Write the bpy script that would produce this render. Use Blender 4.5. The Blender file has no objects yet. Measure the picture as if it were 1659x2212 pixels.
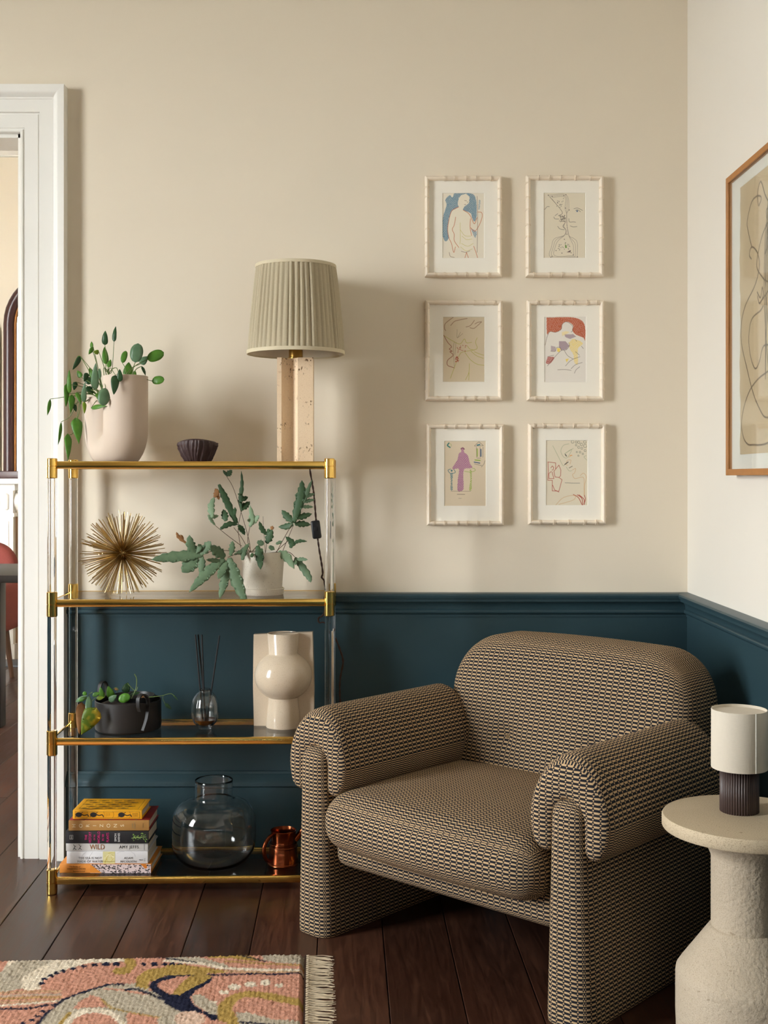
import bpy, math, random
import numpy as np
from mathutils import Vector, Matrix

random.seed(7)
rng = np.random.default_rng(7)
SC = bpy.context.scene
COL = SC.collection
PI = math.pi

# ------------------------------------------------------------------ camera
FPX, CX, HY, EYE = 2600.0, 829.0, 1032.0, 1.22     # focal length in px, vanishing point, eye height
cam_data = bpy.data.cameras.new('camera')
cam = bpy.data.objects.new('camera', cam_data)
COL.objects.link(cam)
cam.location = (0, 0, EYE)
cam.rotation_euler = (PI / 2, 0, 0)
cam_data.sensor_fit = 'VERTICAL'
cam_data.sensor_height = 36.0
cam_data.lens = 36.0 * FPX / 2212.0
cam_data.shift_x = (829.5 - CX) / 2212.0
cam_data.shift_y = -(1106.0 - HY) / 2212.0
cam_data.clip_start = 0.05
SC.camera = cam

# ------------------------------------------------------------------ world / exposure
world = bpy.data.worlds.new('overcast_sky')
SC.world = world
world.use_nodes = True
wbg = world.node_tree.nodes['Background']
wbg.inputs['Color'].default_value = (0.965, 0.985, 1.0, 1)
wbg.inputs['Strength'].default_value = 14.0
SC.view_settings.view_transform = 'Standard'
SC.view_settings.look = 'None'
SC.view_settings.gamma = 1.0
SC.view_settings.use_curve_mapping = False
SC.view_settings.exposure = 1.68
SC.cycles.max_bounces = 14
SC.cycles.diffuse_bounces = 5
SC.cycles.glossy_bounces = 6
SC.cycles.transmission_bounces = 12
SC.cycles.transparent_max_bounces = 16
SC.cycles.sample_clamp_indirect = 8.0

WALL_Y = 3.875
RX = 0.978            # right wall
LX = -3.6             # left wall
FRONT_Y = -2.2
CEIL = 3.47
FAR_Y = 8.15          # far wall of the adjoining room

# windows: (x, y0, y1, z0, z1), each with a portal that lets the sky in
WINDOWS = [(LX, 0.95, 2.05, 0.55, 3.0)]
FAR_WINDOWS = [(-4.4, 5.65, 6.05, 0.8, 2.4)]
def portal(x, y0, y1, z0, z1):
    l = bpy.data.lights.new('window_daylight', 'AREA')
    l.shape = 'RECTANGLE'; l.size = y1 - y0; l.size_y = z1 - z0
    l.cycles.is_portal = True
    o = bpy.data.objects.new('window_daylight', l)
    COL.objects.link(o)
    o.location = (x - 0.02, (y0 + y1) / 2, (z0 + z1) / 2)
    o.rotation_euler = (PI / 2, 0, -PI / 2)      # local -Z looks to +X
for w_ in WINDOWS + FAR_WINDOWS:
    portal(*w_)

# ------------------------------------------------------------------ helpers
def P(px, py, D):
    return np.array(((px - CX) * D / FPX, D, EYE - (py - HY) * D / FPX))

def lin(r, g, b):
    def f(c):
        c /= 255.0
        return c / 12.92 if c <= 0.04045 else ((c + 0.055) / 1.055) ** 2.4
    return (f(r), f(g), f(b))

def mesh(name, V, F, uv=None, col=None, smooth=True, sharp=40):
    me = bpy.data.meshes.new(name)
    V = np.asarray(V, dtype=float)
    if isinstance(F, np.ndarray):
        F = F.tolist()
    me.from_pydata(V.tolist(), [], F)
    if uv is not None:                 # per loop
        l = me.uv_layers.new(name='UVMap')
        l.data.foreach_set('uv', np.asarray(uv, dtype=np.float32).ravel())
    if col is not None:                # per vertex, linear rgb
        a = me.color_attributes.new('Col', 'FLOAT_COLOR', 'POINT')
        c = np.ones((len(V), 4), dtype=np.float32); c[:, :3] = col
        a.data.foreach_set('color', c.ravel())
    if smooth:
        me.polygons.foreach_set('use_smooth', np.ones(len(me.polygons), dtype=bool))
        if sharp:
            me.set_sharp_from_angle(angle=math.radians(sharp))
    me.update()
    return me

def link(name, me, material=None, parent=None, loc=(0, 0, 0), rot=(0, 0, 0)):
    o = bpy.data.objects.new(name, me)
    COL.objects.link(o)
    o.location = loc
    o.rotation_euler = rot
    if material and me is not None and not me.materials:
        me.materials.append(material)
    if parent:
        o.parent = parent
    return o

def obj(name, VF, material, parent=None, loc=(0, 0, 0), rot=(0, 0, 0), smooth=True, sharp=40, uv=None, col=None):
    return link(name, mesh(name, VF[0], VF[1], uv=uv, col=col, smooth=smooth, sharp=sharp), material, parent, loc, rot)

def tag(o, label, cat, group=None):
    o['label'] = label; o['category'] = cat
    if group: o['group'] = group
    return o

def thing(name, label, cat, loc=(0, 0, 0), rz=0.0, group=None):
    o = bpy.data.objects.new(name, None)
    COL.objects.link(o)
    o.empty_display_size = 0.05
    o.location = loc; o.rotation_euler = (0, 0, rz)
    return tag(o, label, cat, group)

def struct(name, VF, material, parent=None, **k):
    o = obj(name, VF, material, parent, **k)
    if parent is None:
        o['kind'] = 'structure'
    return o

def join(parts):
    V, F, n = [], [], 0
    for v, f in parts:
        v = np.asarray(v, dtype=float)
        V.append(v)
        F += [[i + n for i in q] for q in f]
        n += len(v)
    return np.vstack(V), F

def box(x0, x1, y0, y1, z0, z1):
    V = [(x, y, z) for x in (x0, x1) for y in (y0, y1) for z in (z0, z1)]
    return np.array(V), [[0, 1, 3, 2], [4, 6, 7, 5], [0, 4, 5, 1], [2, 3, 7, 6], [0, 2, 6, 4], [1, 5, 7, 3]]

def shell_box(sx, sy, sz, nx, ny, nz):
    """grid on the six sides of a centred box; also which side (0..5) each face is on"""
    V, F, S, idx = [], [], [], {}
    def vid(i, j, k):
        key = (i, j, k)
        if key not in idx:
            idx[key] = len(V)
            V.append(((i / nx - .5) * sx, (j / ny - .5) * sy, (k / nz - .5) * sz))
        return idx[key]
    for i in range(nx):
        for j in range(ny):
            F.append([vid(i, j, 0), vid(i, j + 1, 0), vid(i + 1, j + 1, 0), vid(i + 1, j, 0)]); S.append(4)
            F.append([vid(i, j, nz), vid(i + 1, j, nz), vid(i + 1, j + 1, nz), vid(i, j + 1, nz)]); S.append(5)
    for i in range(nx):
        for k in range(nz):
            F.append([vid(i, 0, k), vid(i + 1, 0, k), vid(i + 1, 0, k + 1), vid(i, 0, k + 1)]); S.append(2)
            F.append([vid(i, ny, k), vid(i, ny, k + 1), vid(i + 1, ny, k + 1), vid(i + 1, ny, k)]); S.append(3)
    for j in range(ny):
        for k in range(nz):
            F.append([vid(0, j, k), vid(0, j, k + 1), vid(0, j + 1, k + 1), vid(0, j + 1, k)]); S.append(0)
            F.append([vid(nx, j, k), vid(nx, j + 1, k), vid(nx, j + 1, k + 1), vid(nx, j, k + 1)]); S.append(1)
    return np.array(V), F, S

def rbox(sx, sy, sz, r, R=None, step=0.02, minn=4):
    """centred box with edges rounded by r; R = larger corner radius of the x-z outline"""
    R = R or r
    nx, ny, nz = (max(minn, int(round(s / step))) for s in (sx, sy, sz))
    V, F, S = shell_box(sx, sy, sz, nx, ny, nz)
    raw = V.copy()
    c2 = np.stack((np.clip(V[:, 0], -(sx / 2 - R), sx / 2 - R), np.clip(V[:, 2], -(sz / 2 - R), sz / 2 - R)), 1)
    d2 = V[:, [0, 2]] - c2
    l2 = np.linalg.norm(d2, axis=1)
    lim = R - r
    k = np.where(l2 > lim, lim / np.maximum(l2, 1e-9), 1.0)
    q2 = c2 + d2 * k[:, None]
    qy = np.clip(V[:, 1], -(sy / 2 - r), sy / 2 - r)
    q = np.stack((q2[:, 0], qy, q2[:, 1]), 1)
    d = V - q
    l = np.linalg.norm(d, axis=1)
    out = q + d * (r / np.maximum(l, 1e-9))[:, None]
    out = np.where((l > 1e-9)[:, None], out, V)
    return out, F, S, raw

def bevbox(x0, x1, y0, y1, z0, z1, r=0.003):
    """box with a small rounded edge"""
    sx, sy, sz = x1 - x0, y1 - y0, z1 - z0
    r = min(r, sx / 2.01, sy / 2.01, sz / 2.01)
    V, F, S = shell_box(sx, sy, sz, 5, 5, 5)
    for a, s in enumerate((sx, sy, sz)):          # move the inner grid lines to the edges
        h = s / 2
        levels = np.array([-h, -h + r * .3, -h + r, h - r, h - r * .3, h])
        i = np.rint((V[:, a] / s + .5) * 5).astype(int)
        V[:, a] = levels[i]
    q = np.stack([np.clip(V[:, a], -(s / 2 - r), s / 2 - r) for a, s in enumerate((sx, sy, sz))], 1)
    d = V - q
    l = np.linalg.norm(d, axis=1)
    V = np.where((l > 1e-9)[:, None], q + d * (r / np.maximum(l, 1e-9))[:, None], V)
    return V + np.array(((x0 + x1) / 2, (y0 + y1) / 2, (z0 + z1) / 2)), F

def lathe(prof, n=48, fn=None):
    """prof: (r, z) pairs from bottom to top; r == 0 closes the end"""
    V, F, rings = [], [], []
    for r, z in prof:
        if r <= 1e-6:
            rings.append([len(V)]); V.append((0, 0, z))
        else:
            rings.append(list(range(len(V), len(V) + n)))
            for i in range(n):
                a = 2 * PI * i / n
                rr = r if fn is None else fn(r, z, a)
                V.append((rr * math.cos(a), rr * math.sin(a), z))
    for A, B in zip(rings, rings[1:]):
        if len(A) == 1 and len(B) == 1: continue
        for i in range(n):
            j = (i + 1) % n
            if len(A) == 1: F.append([A[0], B[j], B[i]])
            elif len(B) == 1: F.append([A[i], A[j], B[0]])
            else: F.append([A[i], A[j], B[j], B[i]])
    return np.array(V), F

def catmull(pts, n=6):
    pts = [np.asarray(p, dtype=float) for p in pts]
    if len(pts) < 3: return pts
    out = []
    q = [2 * pts[0] - pts[1]] + pts + [2 * pts[-1] - pts[-2]]
    for i in range(1, len(q) - 2):
        for k in range(n):
            t = k / n
            a, b, c, d = q[i - 1], q[i], q[i + 1], q[i + 2]
            out.append(.5 * (2 * b + (c - a) * t + (2 * a - 5 * b + 4 * c - d) * t * t + (3 * b - a - 3 * c + d) * t ** 3))
    out.append(pts[-1])
    return out

def tube(pts, rad, n=8, smooth_n=0, cap=True):
    """rad: number or list (one for each point after smoothing, or start and end)"""
    if smooth_n: pts = catmull(pts, smooth_n)
    pts = [np.asarray(p, dtype=float) for p in pts]
    m = len(pts)
    if np.isscalar(rad): rad = [rad] * m
    elif len(rad) != m: rad = np.interp(np.linspace(0, 1, m), np.linspace(0, 1, len(rad)), rad)
    V, F = [], []
    N = None
    for i, p in enumerate(pts):
        T = pts[min(i + 1, m - 1)] - pts[max(i - 1, 0)]
        T = T / (np.linalg.norm(T) + 1e-12)
        if N is None:
            a = np.array((0, 0, 1.0)) if abs(T[2]) < .9 else np.array((1.0, 0, 0))
            N = np.cross(T, a)
        N = N - T * np.dot(N, T)
        N = N / (np.linalg.norm(N) + 1e-12)
        B = np.cross(T, N)
        for k in range(n):
            a = 2 * PI * k / n
            V.append(p + rad[i] * (math.cos(a) * N + math.sin(a) * B))
    for i in range(m - 1):
        for k in range(n):
            j = (k + 1) % n
            F.append([i * n + k, i * n + j, (i + 1) * n + j, (i + 1) * n + k])
    if cap:
        F.append(list(range(n))[::-1]); F.append(list(range((m - 1) * n, m * n)))
    return np.array(V), F

def extrude_profile(prof, fa, fb):
    """prof: 2D points; fa/fb turn a 2D point into the 3D point at either end"""
    n = len(prof)
    V = [fa(*p) for p in prof] + [fb(*p) for p in prof]
    F = [[i, (i + 1) % n, n + (i + 1) % n, n + i] for i in range(n)]
    F += [list(range(n))[::-1], list(range(n, 2 * n))]
    return np.array(V, dtype=float), F

def move(VF, d):
    return np.asarray(VF[0]) + np.asarray(d, dtype=float), VF[1]

# ------------------------------------------------------------------ materials
MATS = {}
class NT:
    def __init__(s, name):
        s.m = bpy.data.materials.new(name); s.m.use_nodes = True
        s.t = s.m.node_tree; s.n = s.t.nodes; s.b = s.n['Principled BSDF']; s.out = s.n['Material Output']
    def node(s, typ, **k):
        x = s.n.new(typ)
        for a, v in k.items(): setattr(x, a, v)
        return x
    def lk(s, a, b): s.t.links.new(a, b)
    def math(s, op, a, b=None, c=None):
        x = s.node('ShaderNodeMath', operation=op)
        for i, v in enumerate((a, b, c)):
            if v is None: continue
            if isinstance(v, (int, float)): x.inputs[i].default_value = v
            else: s.lk(v, x.inputs[i])
        return x.outputs[0]
    def mix(s, fac, a, b):
        x = s.node('ShaderNodeMix', data_type='RGBA')
        for i, v in ((0, fac), (6, a), (7, b)):
            if isinstance(v, (int, float)): x.inputs[i].default_value = v
            elif isinstance(v, tuple): x.inputs[i].default_value = (*v[:3], 1)
            else: s.lk(v, x.inputs[i])
        return x.outputs[2]
    def coord(s, which='Object', scale=(1, 1, 1), loc=None):
        c = s.node('ShaderNodeTexCoord')
        m = s.node('ShaderNodeMapping')
        m.inputs['Scale'].default_value = scale
        s.lk(c.outputs[which], m.inputs['Vector'])
        if loc is not None: s.lk(loc, m.inputs['Location'])
        return m.outputs[0]
    def noise(s, vec, scale, detail=4, rough=.55, dist=0):
        x = s.node('ShaderNodeTexNoise')
        x.inputs['Scale'].default_value = scale; x.inputs['Detail'].default_value = detail
        x.inputs['Roughness'].default_value = rough; x.inputs['Distortion'].default_value = dist
        if vec is not None: s.lk(vec, x.inputs['Vector'])
        return x.outputs['Fac']
    def ramp(s, fac, stops):
        x = s.node('ShaderNodeValToRGB')
        e = x.color_ramp.elements
        while len(e) < len(stops): e.new(.5)
        for el, (p, c) in zip(e, stops):
            el.position = p
            el.color = (*c[:3], 1) if isinstance(c, tuple) else (c, c, c, 1)
        s.lk(fac, x.inputs[0])
        return x.outputs[0]
    def bump(s, h, strength=.3, dist=.002):
        x = s.node('ShaderNodeBump')
        x.inputs['Strength'].default_value = strength; x.inputs['Distance'].default_value = dist
        s.lk(h, x.inputs['Height'])
        s.lk(x.outputs[0], s.b.inputs['Normal'])
    def set(s, col=None, rough=None, metal=None, spec=None, **k):
        i = s.b.inputs
        if col is not None:
            if isinstance(col, tuple): i['Base Color'].default_value = (*col[:3], 1)
            else: s.lk(col, i['Base Color'])
        if rough is not None:
            if isinstance(rough, (int, float)): i['Roughness'].default_value = rough
            else: s.lk(rough, i['Roughness'])
        if metal is not None: i['Metallic'].default_value = metal
        if spec is not None: i['Specular IOR Level'].default_value = spec
        for a, v in k.items(): i[a].default_value = v
        return s.m

def plain(name, rgb, rough=.6, metal=0, spec=None, var=.06, scale=20, bump=0, bscale=200, which='Object', **k):
    """colour with a little mottling and fine relief"""
    t = NT(name)
    c = lin(*rgb)
    v = t.coord(which)
    n = t.noise(v, scale)
    col = t.mix(n, tuple(x * (1 - var) for x in c), tuple(min(1, x * (1 + var)) for x in c))
    if bump: t.bump(t.noise(v, bscale, 3), bump, .001)
    return t.set(col, rough, metal, spec, **k)

M = {}
M['wall'] = plain('wall_paint', (229, 218, 199), .75, var=.015, scale=3, bump=.06, bscale=260, spec=.2)
M['wall_whiter'] = plain('wall_colour_whiter', (225, 219, 208), .75, var=.015, scale=3, bump=.06, bscale=260, spec=.2)  # wall colour made slightly whiter, used on the right wall only
M['teal'] = plain('teal_paint', (45, 67, 74), .36, var=.05, scale=4, bump=.08, bscale=180, spec=.35)
M['white'] = plain('white_gloss_paint', (238, 236, 230), .38, var=.012, scale=5, bump=.03, bscale=60)
M['ceiling'] = plain('ceiling_paint', (236, 233, 226), .85, var=.01, scale=3)
M['outside'] = plain('unseen_ground_grey', (120, 118, 110), .9, var=.1, scale=1)
M['brass'] = plain('polished_brass', (240, 198, 108), .15, 1.0, var=.07, scale=9)
M['brass_dull'] = plain('aged_brass', (176, 138, 72), .3, 1.0, var=.08, scale=30)
M['gold_wire'] = plain('gold_wire', (190, 164, 112), .28, 1.0, var=.1, scale=40)
M['copper'] = plain('copper', (128, 66, 40), .22, 1.0, var=.16, scale=22, bump=.05, bscale=60)
M['black_plastic'] = plain('black_plastic', (22, 24, 28), .4)
M['black_reed'] = plain('black_reed', (16, 16, 18), .7)
M['cord'] = plain('brown_cord', (62, 38, 26), .8, bump=.4, bscale=900)
M['planter'] = plain('matt_cream_ceramic', (200, 182, 164), .62, var=.03, scale=14, bump=.06, bscale=120)
M['soil'] = plain('soil', (38, 28, 22), .95, var=.4, scale=160, bump=1.0, bscale=300)
M['dark_pot'] = plain('dark_leather', (27, 23, 21), .5, var=.18, scale=16, bump=.05, bscale=80)
M['dark_strap'] = plain('dark_strap_leather', (24, 22, 22), .42, var=.12, scale=30)
M['bowl'] = plain('dark_carved_clay', (62, 42, 40), .55, var=.15, scale=60, bump=.2, bscale=200)
M['mat_board'] = plain('mat_board', (243, 238, 226), .85, var=.01, scale=6)
M['mat_bevel'] = plain('mat_bevel', (246, 242, 232), .8)
M['bamboo_frame'] = plain('limed_bamboo', (240, 226, 206), .5, var=.07, scale=30)
M['oak'] = plain('oak_frame', (168, 112, 56), .5, var=.16, scale=26)
M['paper_white'] = plain('white_mount', (240, 238, 230), .85, var=.008)
M['cream_panel'] = plain('cream_panel', (230, 220, 202), .9, var=.02)
M['dark_wood'] = plain('mahogany', (62, 34, 34), .3, var=.2, scale=14)
M['black_oak'] = plain('dark_oak_table', (36, 32, 31), .45, var=.25, scale=24, bump=.2, bscale=90)
M['leg_wood'] = plain('walnut_leg', (92, 60, 38), .45, var=.15, scale=18)
M['red_fabric'] = plain('red_boucle', (132, 62, 54), .9, var=.15, scale=120, bump=.5, bscale=400)
M['marble'] = plain('white_marble', (240, 237, 230), .4, var=.02, scale=6)
M['slip'] = plain('beige_stone_slip', (178, 152, 124), .6, var=.06)
M['soot'] = plain('grey_firebox', (104, 92, 86), .8)
M['slate'] = plain('slate_hearth', (92, 96, 104), .5)
M['lamp_wood'] = plain('dark_fluted_wood', (66, 50, 46), .42, var=.2, scale=40)
M['fringe'] = plain('cotton_fringe', (208, 190, 162), .95, var=.08, scale=70, bump=.4, bscale=800)
M['pages'] = plain('book_pages', (226, 214, 190), .9, var=.04, scale=50)
M['nylon_black'] = M['black_plastic']

def mat_vcol(name, rough=.85, bump=0, bscale=300, spec=.3):
    t = NT(name)
    a = t.node('ShaderNodeVertexColor', layer_name='Col')
    if bump: t.bump(t.noise(t.coord('Object'), bscale, 3), bump, .002)
    return t.set(a.outputs['Color'], rough, 0, spec)
M['print'] = mat_vcol('printed_paper', .9, spec=.15)
M['rug'] = mat_vcol('wool_pile', .98, bump=.6, bscale=420, spec=.05)
M['cover_print'] = mat_vcol('printed_cover', .55)

def mat_floor():
    t = NT('stained_oak_boards')
    r = t.node('ShaderNodeObjectInfo').outputs['Random']
    off = t.node('ShaderNodeCombineXYZ')
    t.lk(t.math('MULTIPLY', r, 37.0), off.inputs[0]); t.lk(t.math('MULTIPLY', r, 91.0), off.inputs[1])
    v = t.coord('Object', (1, .09, 1), off.outputs[0])
    g = t.noise(v, 46, 8, .62, 1.6)
    big = t.noise(v, 7, 3, .5, .6)
    c = t.ramp(g, [(.25, lin(42, 24, 17)), (.5, lin(78, 48, 35)), (.78, lin(114, 74, 54))])
    c = t.mix(t.math('MULTIPLY', big, .6), c, lin(52, 26, 18))
    tone = t.ramp(r, [(0, .62), (1, 1.05)])
    x = t.node('ShaderNodeMix', data_type='RGBA', blend_type='MULTIPLY')
    x.inputs[0].default_value = 1
    t.lk(c, x.inputs[6]); t.lk(tone, x.inputs[7])
    t.bump(g, .22, .0012)
    return t.set(x.outputs[2], t.ramp(g, [(.2, .26), (.8, .42)]), 0, .5)
M['floor'] = mat_floor()

def mat_fabric():
    t = NT('woven_lozenge_upholstery')
    W, H = 0.0178, 0.0101
    uv = t.node('ShaderNodeUVMap', uv_map='UVMap')
    s = t.node('ShaderNodeSeparateXYZ'); t.lk(uv.outputs[0], s.inputs[0])
    n = t.math('SUBTRACT', t.noise(uv.outputs[0], 90, 2), .5)
    u = t.math('ADD', s.outputs[0], t.math('MULTIPLY', n, .0016))
    v = t.math('ADD', s.outputs[1], t.math('MULTIPLY', n, .0010))
    fx = t.math('MULTIPLY', t.math('ABSOLUTE', t.math('SUBTRACT', t.math('FRACT', t.math('DIVIDE', u, W)), .5)), 2.0)
    fy = t.math('FRACT', t.math('DIVIDE', v, H))
    top = t.math('GREATER_THAN', fy, .5)
    tt = t.math('MULTIPLY', t.math('SUBTRACT', fy, .5), 2.0)         # 0..1 in the tan band
    inl = t.math('LESS_THAN', fx, t.math('SUBTRACT', .93, t.math('MULTIPLY', tt, .33)))
    inl = t.math('MULTIPLY', inl, t.math('LESS_THAN', tt, .88))
    tb = t.math('MULTIPLY', fy, 2.0)                                  # 0..1 in the dark band
    tri = t.math('GREATER_THAN', fx, t.math('ADD', .73, t.math('MULTIPLY', tb, .30)))
    tan = t.math('ADD', t.math('MULTIPLY', top, inl), t.math('MULTIPLY', t.math('SUBTRACT', 1.0, top), tri))
    thr = t.math('FRACT', t.math('DIVIDE', u, W / 6))
    thr = t.math('MULTIPLY', t.math('GREATER_THAN', thr, .60), .5)
    big = t.noise(uv.outputs[0], 260, 2)
    light = t.mix(thr, t.mix(big, lin(182, 154, 114), lin(212, 186, 146)), lin(140, 88, 52))
    dark = t.mix(big, lin(22, 23, 28), lin(36, 37, 44))
    t.bump(tan, .35, .0012)
    return t.set(t.mix(tan, dark, light), .9, 0, .2)
M['fabric'] = mat_fabric()
M['button'] = plain('button_cloth', (112, 92, 64), .9, var=.4, scale=300)

def mat_stone(name, base, dark, speck, bscale, bstr, stretch=(1, 1, 1), pit=0):
    t = NT(name)
    v = t.coord('Object', stretch)
    n = t.noise(v, 9, 6)
    c = t.mix(n, base, dark)
    fine = t.noise(v, 420, 3)
    c = t.mix(t.math('MULTIPLY', t.ramp(fine, [(.5, 0.0), (.66, 1.0)]), .5), c, speck)
    fl = t.noise(t.coord('Object', (1, 1, 3)), 55, 2, .5, .5)
    flm = t.ramp(fl, [(.70, 0.0), (.74, 1.0)])
    c = t.mix(t.math('MULTIPLY', flm, .7), c, speck)
    h = t.noise(v, bscale, 4)
    if pit:
        a = t.noise(v, 18, 2)
        p = t.noise(t.coord('Object', (1, 1, .6)), 170, 2, .5)
        pm = t.math('MULTIPLY', t.ramp(p, [(.60, 0.0), (.65, 1.0)]), t.ramp(a, [(.54, 0.0), (.62, 1.0)]))
        c = t.mix(pm, c, lin(120, 88, 58))
        h = t.math('SUBTRACT', t.math('MULTIPLY', h, .3), pm)
    t.bump(h, bstr, .003)
    return t.set(c, .7, 0, .3)
M['travertine'] = mat_stone('travertine', lin(238, 216, 186), lin(228, 200, 166), lin(210, 178, 142), 60, .5, pit=1)
M['limestone'] = mat_stone('limestone_smooth', lin(203, 186, 158), lin(186, 168, 140), lin(126, 106, 82), 200, .12)
M['limestone_rough'] = mat_stone('limestone_tooled', lin(200, 185, 164), lin(182, 166, 143), lin(148, 130, 106), 110, .9)

def mat_speckle():
    t = NT('speckled_stoneware')
    v = t.coord('Object')
    n = t.noise(v, 14)
    c = t.mix(n, lin(224, 216, 200), lin(206, 196, 178))
    s = t.ramp(t.noise(v, 420, 1), [(.71, 0.0), (.74, 1.0)])
    return t.set(t.mix(s, c, lin(112, 90, 66)), .6, 0, .3)
M['speckle'] = mat_speckle()

def mat_crackle():
    t = NT('glossy_cream_glaze')
    v = t.coord('Object')
    c = t.mix(t.noise(v, 12, 5), lin(212, 196, 174), lin(198, 180, 156))
    s = t.noise(v, 320, 2)
    c = t.mix(t.math('MULTIPLY', t.ramp(s, [(.55, 0.0), (.7, 1.0)]), .25), c, lin(160, 138, 112))
    return t.set(c, .16, 0, .5)
M['glaze'] = mat_crackle()

def mat_linen(name, a, b, sc=900, trans=0.0):
    t = NT(name)
    v = t.coord('Object')
    h1 = t.noise(t.coord('Object', (1, 1, .08)), sc, 2)
    h2 = t.noise(t.coord('Object', (.12, .12, 1)), sc, 2)
    h = t.math('ADD', h1, h2)
    c = t.mix(t.math('MULTIPLY', h, .5), lin(*a), lin(*b))
    t.bump(h, .3, .0008)
    m = t.set(c, .9, 0, .15)
    if trans:
        tr = t.node('ShaderNodeBsdfTranslucent')
        t.lk(c, tr.inputs['Color'])
        mx = t.node('ShaderNodeMixShader'); mx.inputs[0].default_value = trans
        t.lk(t.b.outputs[0], mx.inputs[1]); t.lk(tr.outputs[0], mx.inputs[2])
        t.lk(mx.outputs[0], t.out.inputs[0])
    return m
M['shade'] = mat_linen('pleated_sage_linen', (172, 160, 134), (204, 192, 165), trans=.12)
M['shade_trim'] = mat_linen('sage_linen_binding', (198, 186, 158), (216, 205, 178))
M['white_linen'] = mat_linen('ivory_linen', (208, 198, 180), (224, 214, 198), trans=.1)

def mat_thin_glass(name, tint, ior=1.5):
    t = NT(name)
    tr = t.node('ShaderNodeBsdfTransparent'); tr.inputs[0].default_value = (*tint, 1)
    gl = t.node('ShaderNodeBsdfGlossy'); gl.inputs['Roughness'].default_value = .01
    lw = t.node('ShaderNodeLayerWeight'); lw.inputs[0].default_value = .5
    f0 = ((ior - 1) / (ior + 1)) ** 2
    fac = t.math('ADD', f0, t.math('MULTIPLY', t.math('POWER', lw.outputs['Facing'], 5.0), 1 - f0))   # Schlick, same from both sides
    mx = t.node('ShaderNodeMixShader')
    t.lk(fac, mx.inputs[0]); t.lk(tr.outputs[0], mx.inputs[1]); t.lk(gl.outputs[0], mx.inputs[2])
    t.lk(mx.outputs[0], t.out.inputs[0])
    return t.m
M['glass'] = mat_thin_glass('clear_glass', (.97, .98, .98))
M['glass_vase'] = mat_thin_glass('blown_glass', (.93, .95, .96))
M['glass_smoke'] = mat_thin_glass('smoked_shelf_glass', (.84, .84, .85))
M['liquid'] = plain('amber_oil', (104, 58, 14), .05, var=.1)
M['mirror'] = plain('antique_mirror', (206, 206, 196), .12, 1.0, var=.12, scale=8)
t_ = NT('acrylic')
M['glass_solid'] = NT('solid_glass').set((.94, .96, .96), .01, 0, .5, **{'Transmission Weight': 1.0, 'IOR': 1.46})
M['acrylic'] = t_.set((1, 1, 1), .015, 0, .5, **{'Transmission Weight': 1.0, 'IOR': 1.49})

def mat_leaf(name, a, b, rough=.4, spots=None):
    t = NT(name)
    v = t.coord('Object')
    n = t.noise(v, 60, 3)
    c = t.mix(n, lin(*a), lin(*b))
    if spots:
        c = t.mix(t.ramp(t.noise(v, 26, 2), [(.42, 0.0), (.6, 1.0)]), c, lin(*spots))
    m = t.set(c, rough, 0, .4)
    tr = t.node('ShaderNodeBsdfTranslucent'); t.lk(c, tr.inputs['Color'])
    mx = t.node('ShaderNodeMixShader'); mx.inputs[0].default_value = .22
    t.lk(t.b.outputs[0], mx.inputs[1]); t.lk(tr.outputs[0], mx.inputs[2]); t.lk(mx.outputs[0], t.out.inputs[0])
    return m
M['leaf'] = mat_leaf('leaf_green', (66, 116, 34), (98, 150, 52))
M['leaf_dark'] = mat_leaf('leaf_dark_green', (38, 72, 42), (58, 94, 54), .35)
M['leaf_blue'] = mat_leaf('leaf_grey_green', (84, 116, 86), (114, 144, 108), .35)
M['leaf_lime'] = mat_leaf('leaf_lime', (124, 158, 44), (150, 176, 60))
M['leaf_brown'] = mat_leaf('leaf_dried', (146, 96, 52), (178, 134, 88), .7)
M['leaf_yellow'] = mat_leaf('leaf_yellowing', (196, 160, 30), (208, 178, 48), .45, (92, 116, 28))
M['frond'] = mat_leaf('fern_blue_green', (80, 106, 78), (118, 142, 108), .55)
M['frond_pale'] = mat_leaf('fern_pale', (128, 156, 122), (152, 176, 140), .55)
M['frond_dark'] = mat_leaf('fern_deep', (56, 84, 56), (80, 110, 72), .55)
M['stem'] = plain('plant_stem', (98, 118, 58), .5)
M['stem_brown'] = plain('wiry_stem', (92, 70, 48), .6)

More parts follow.
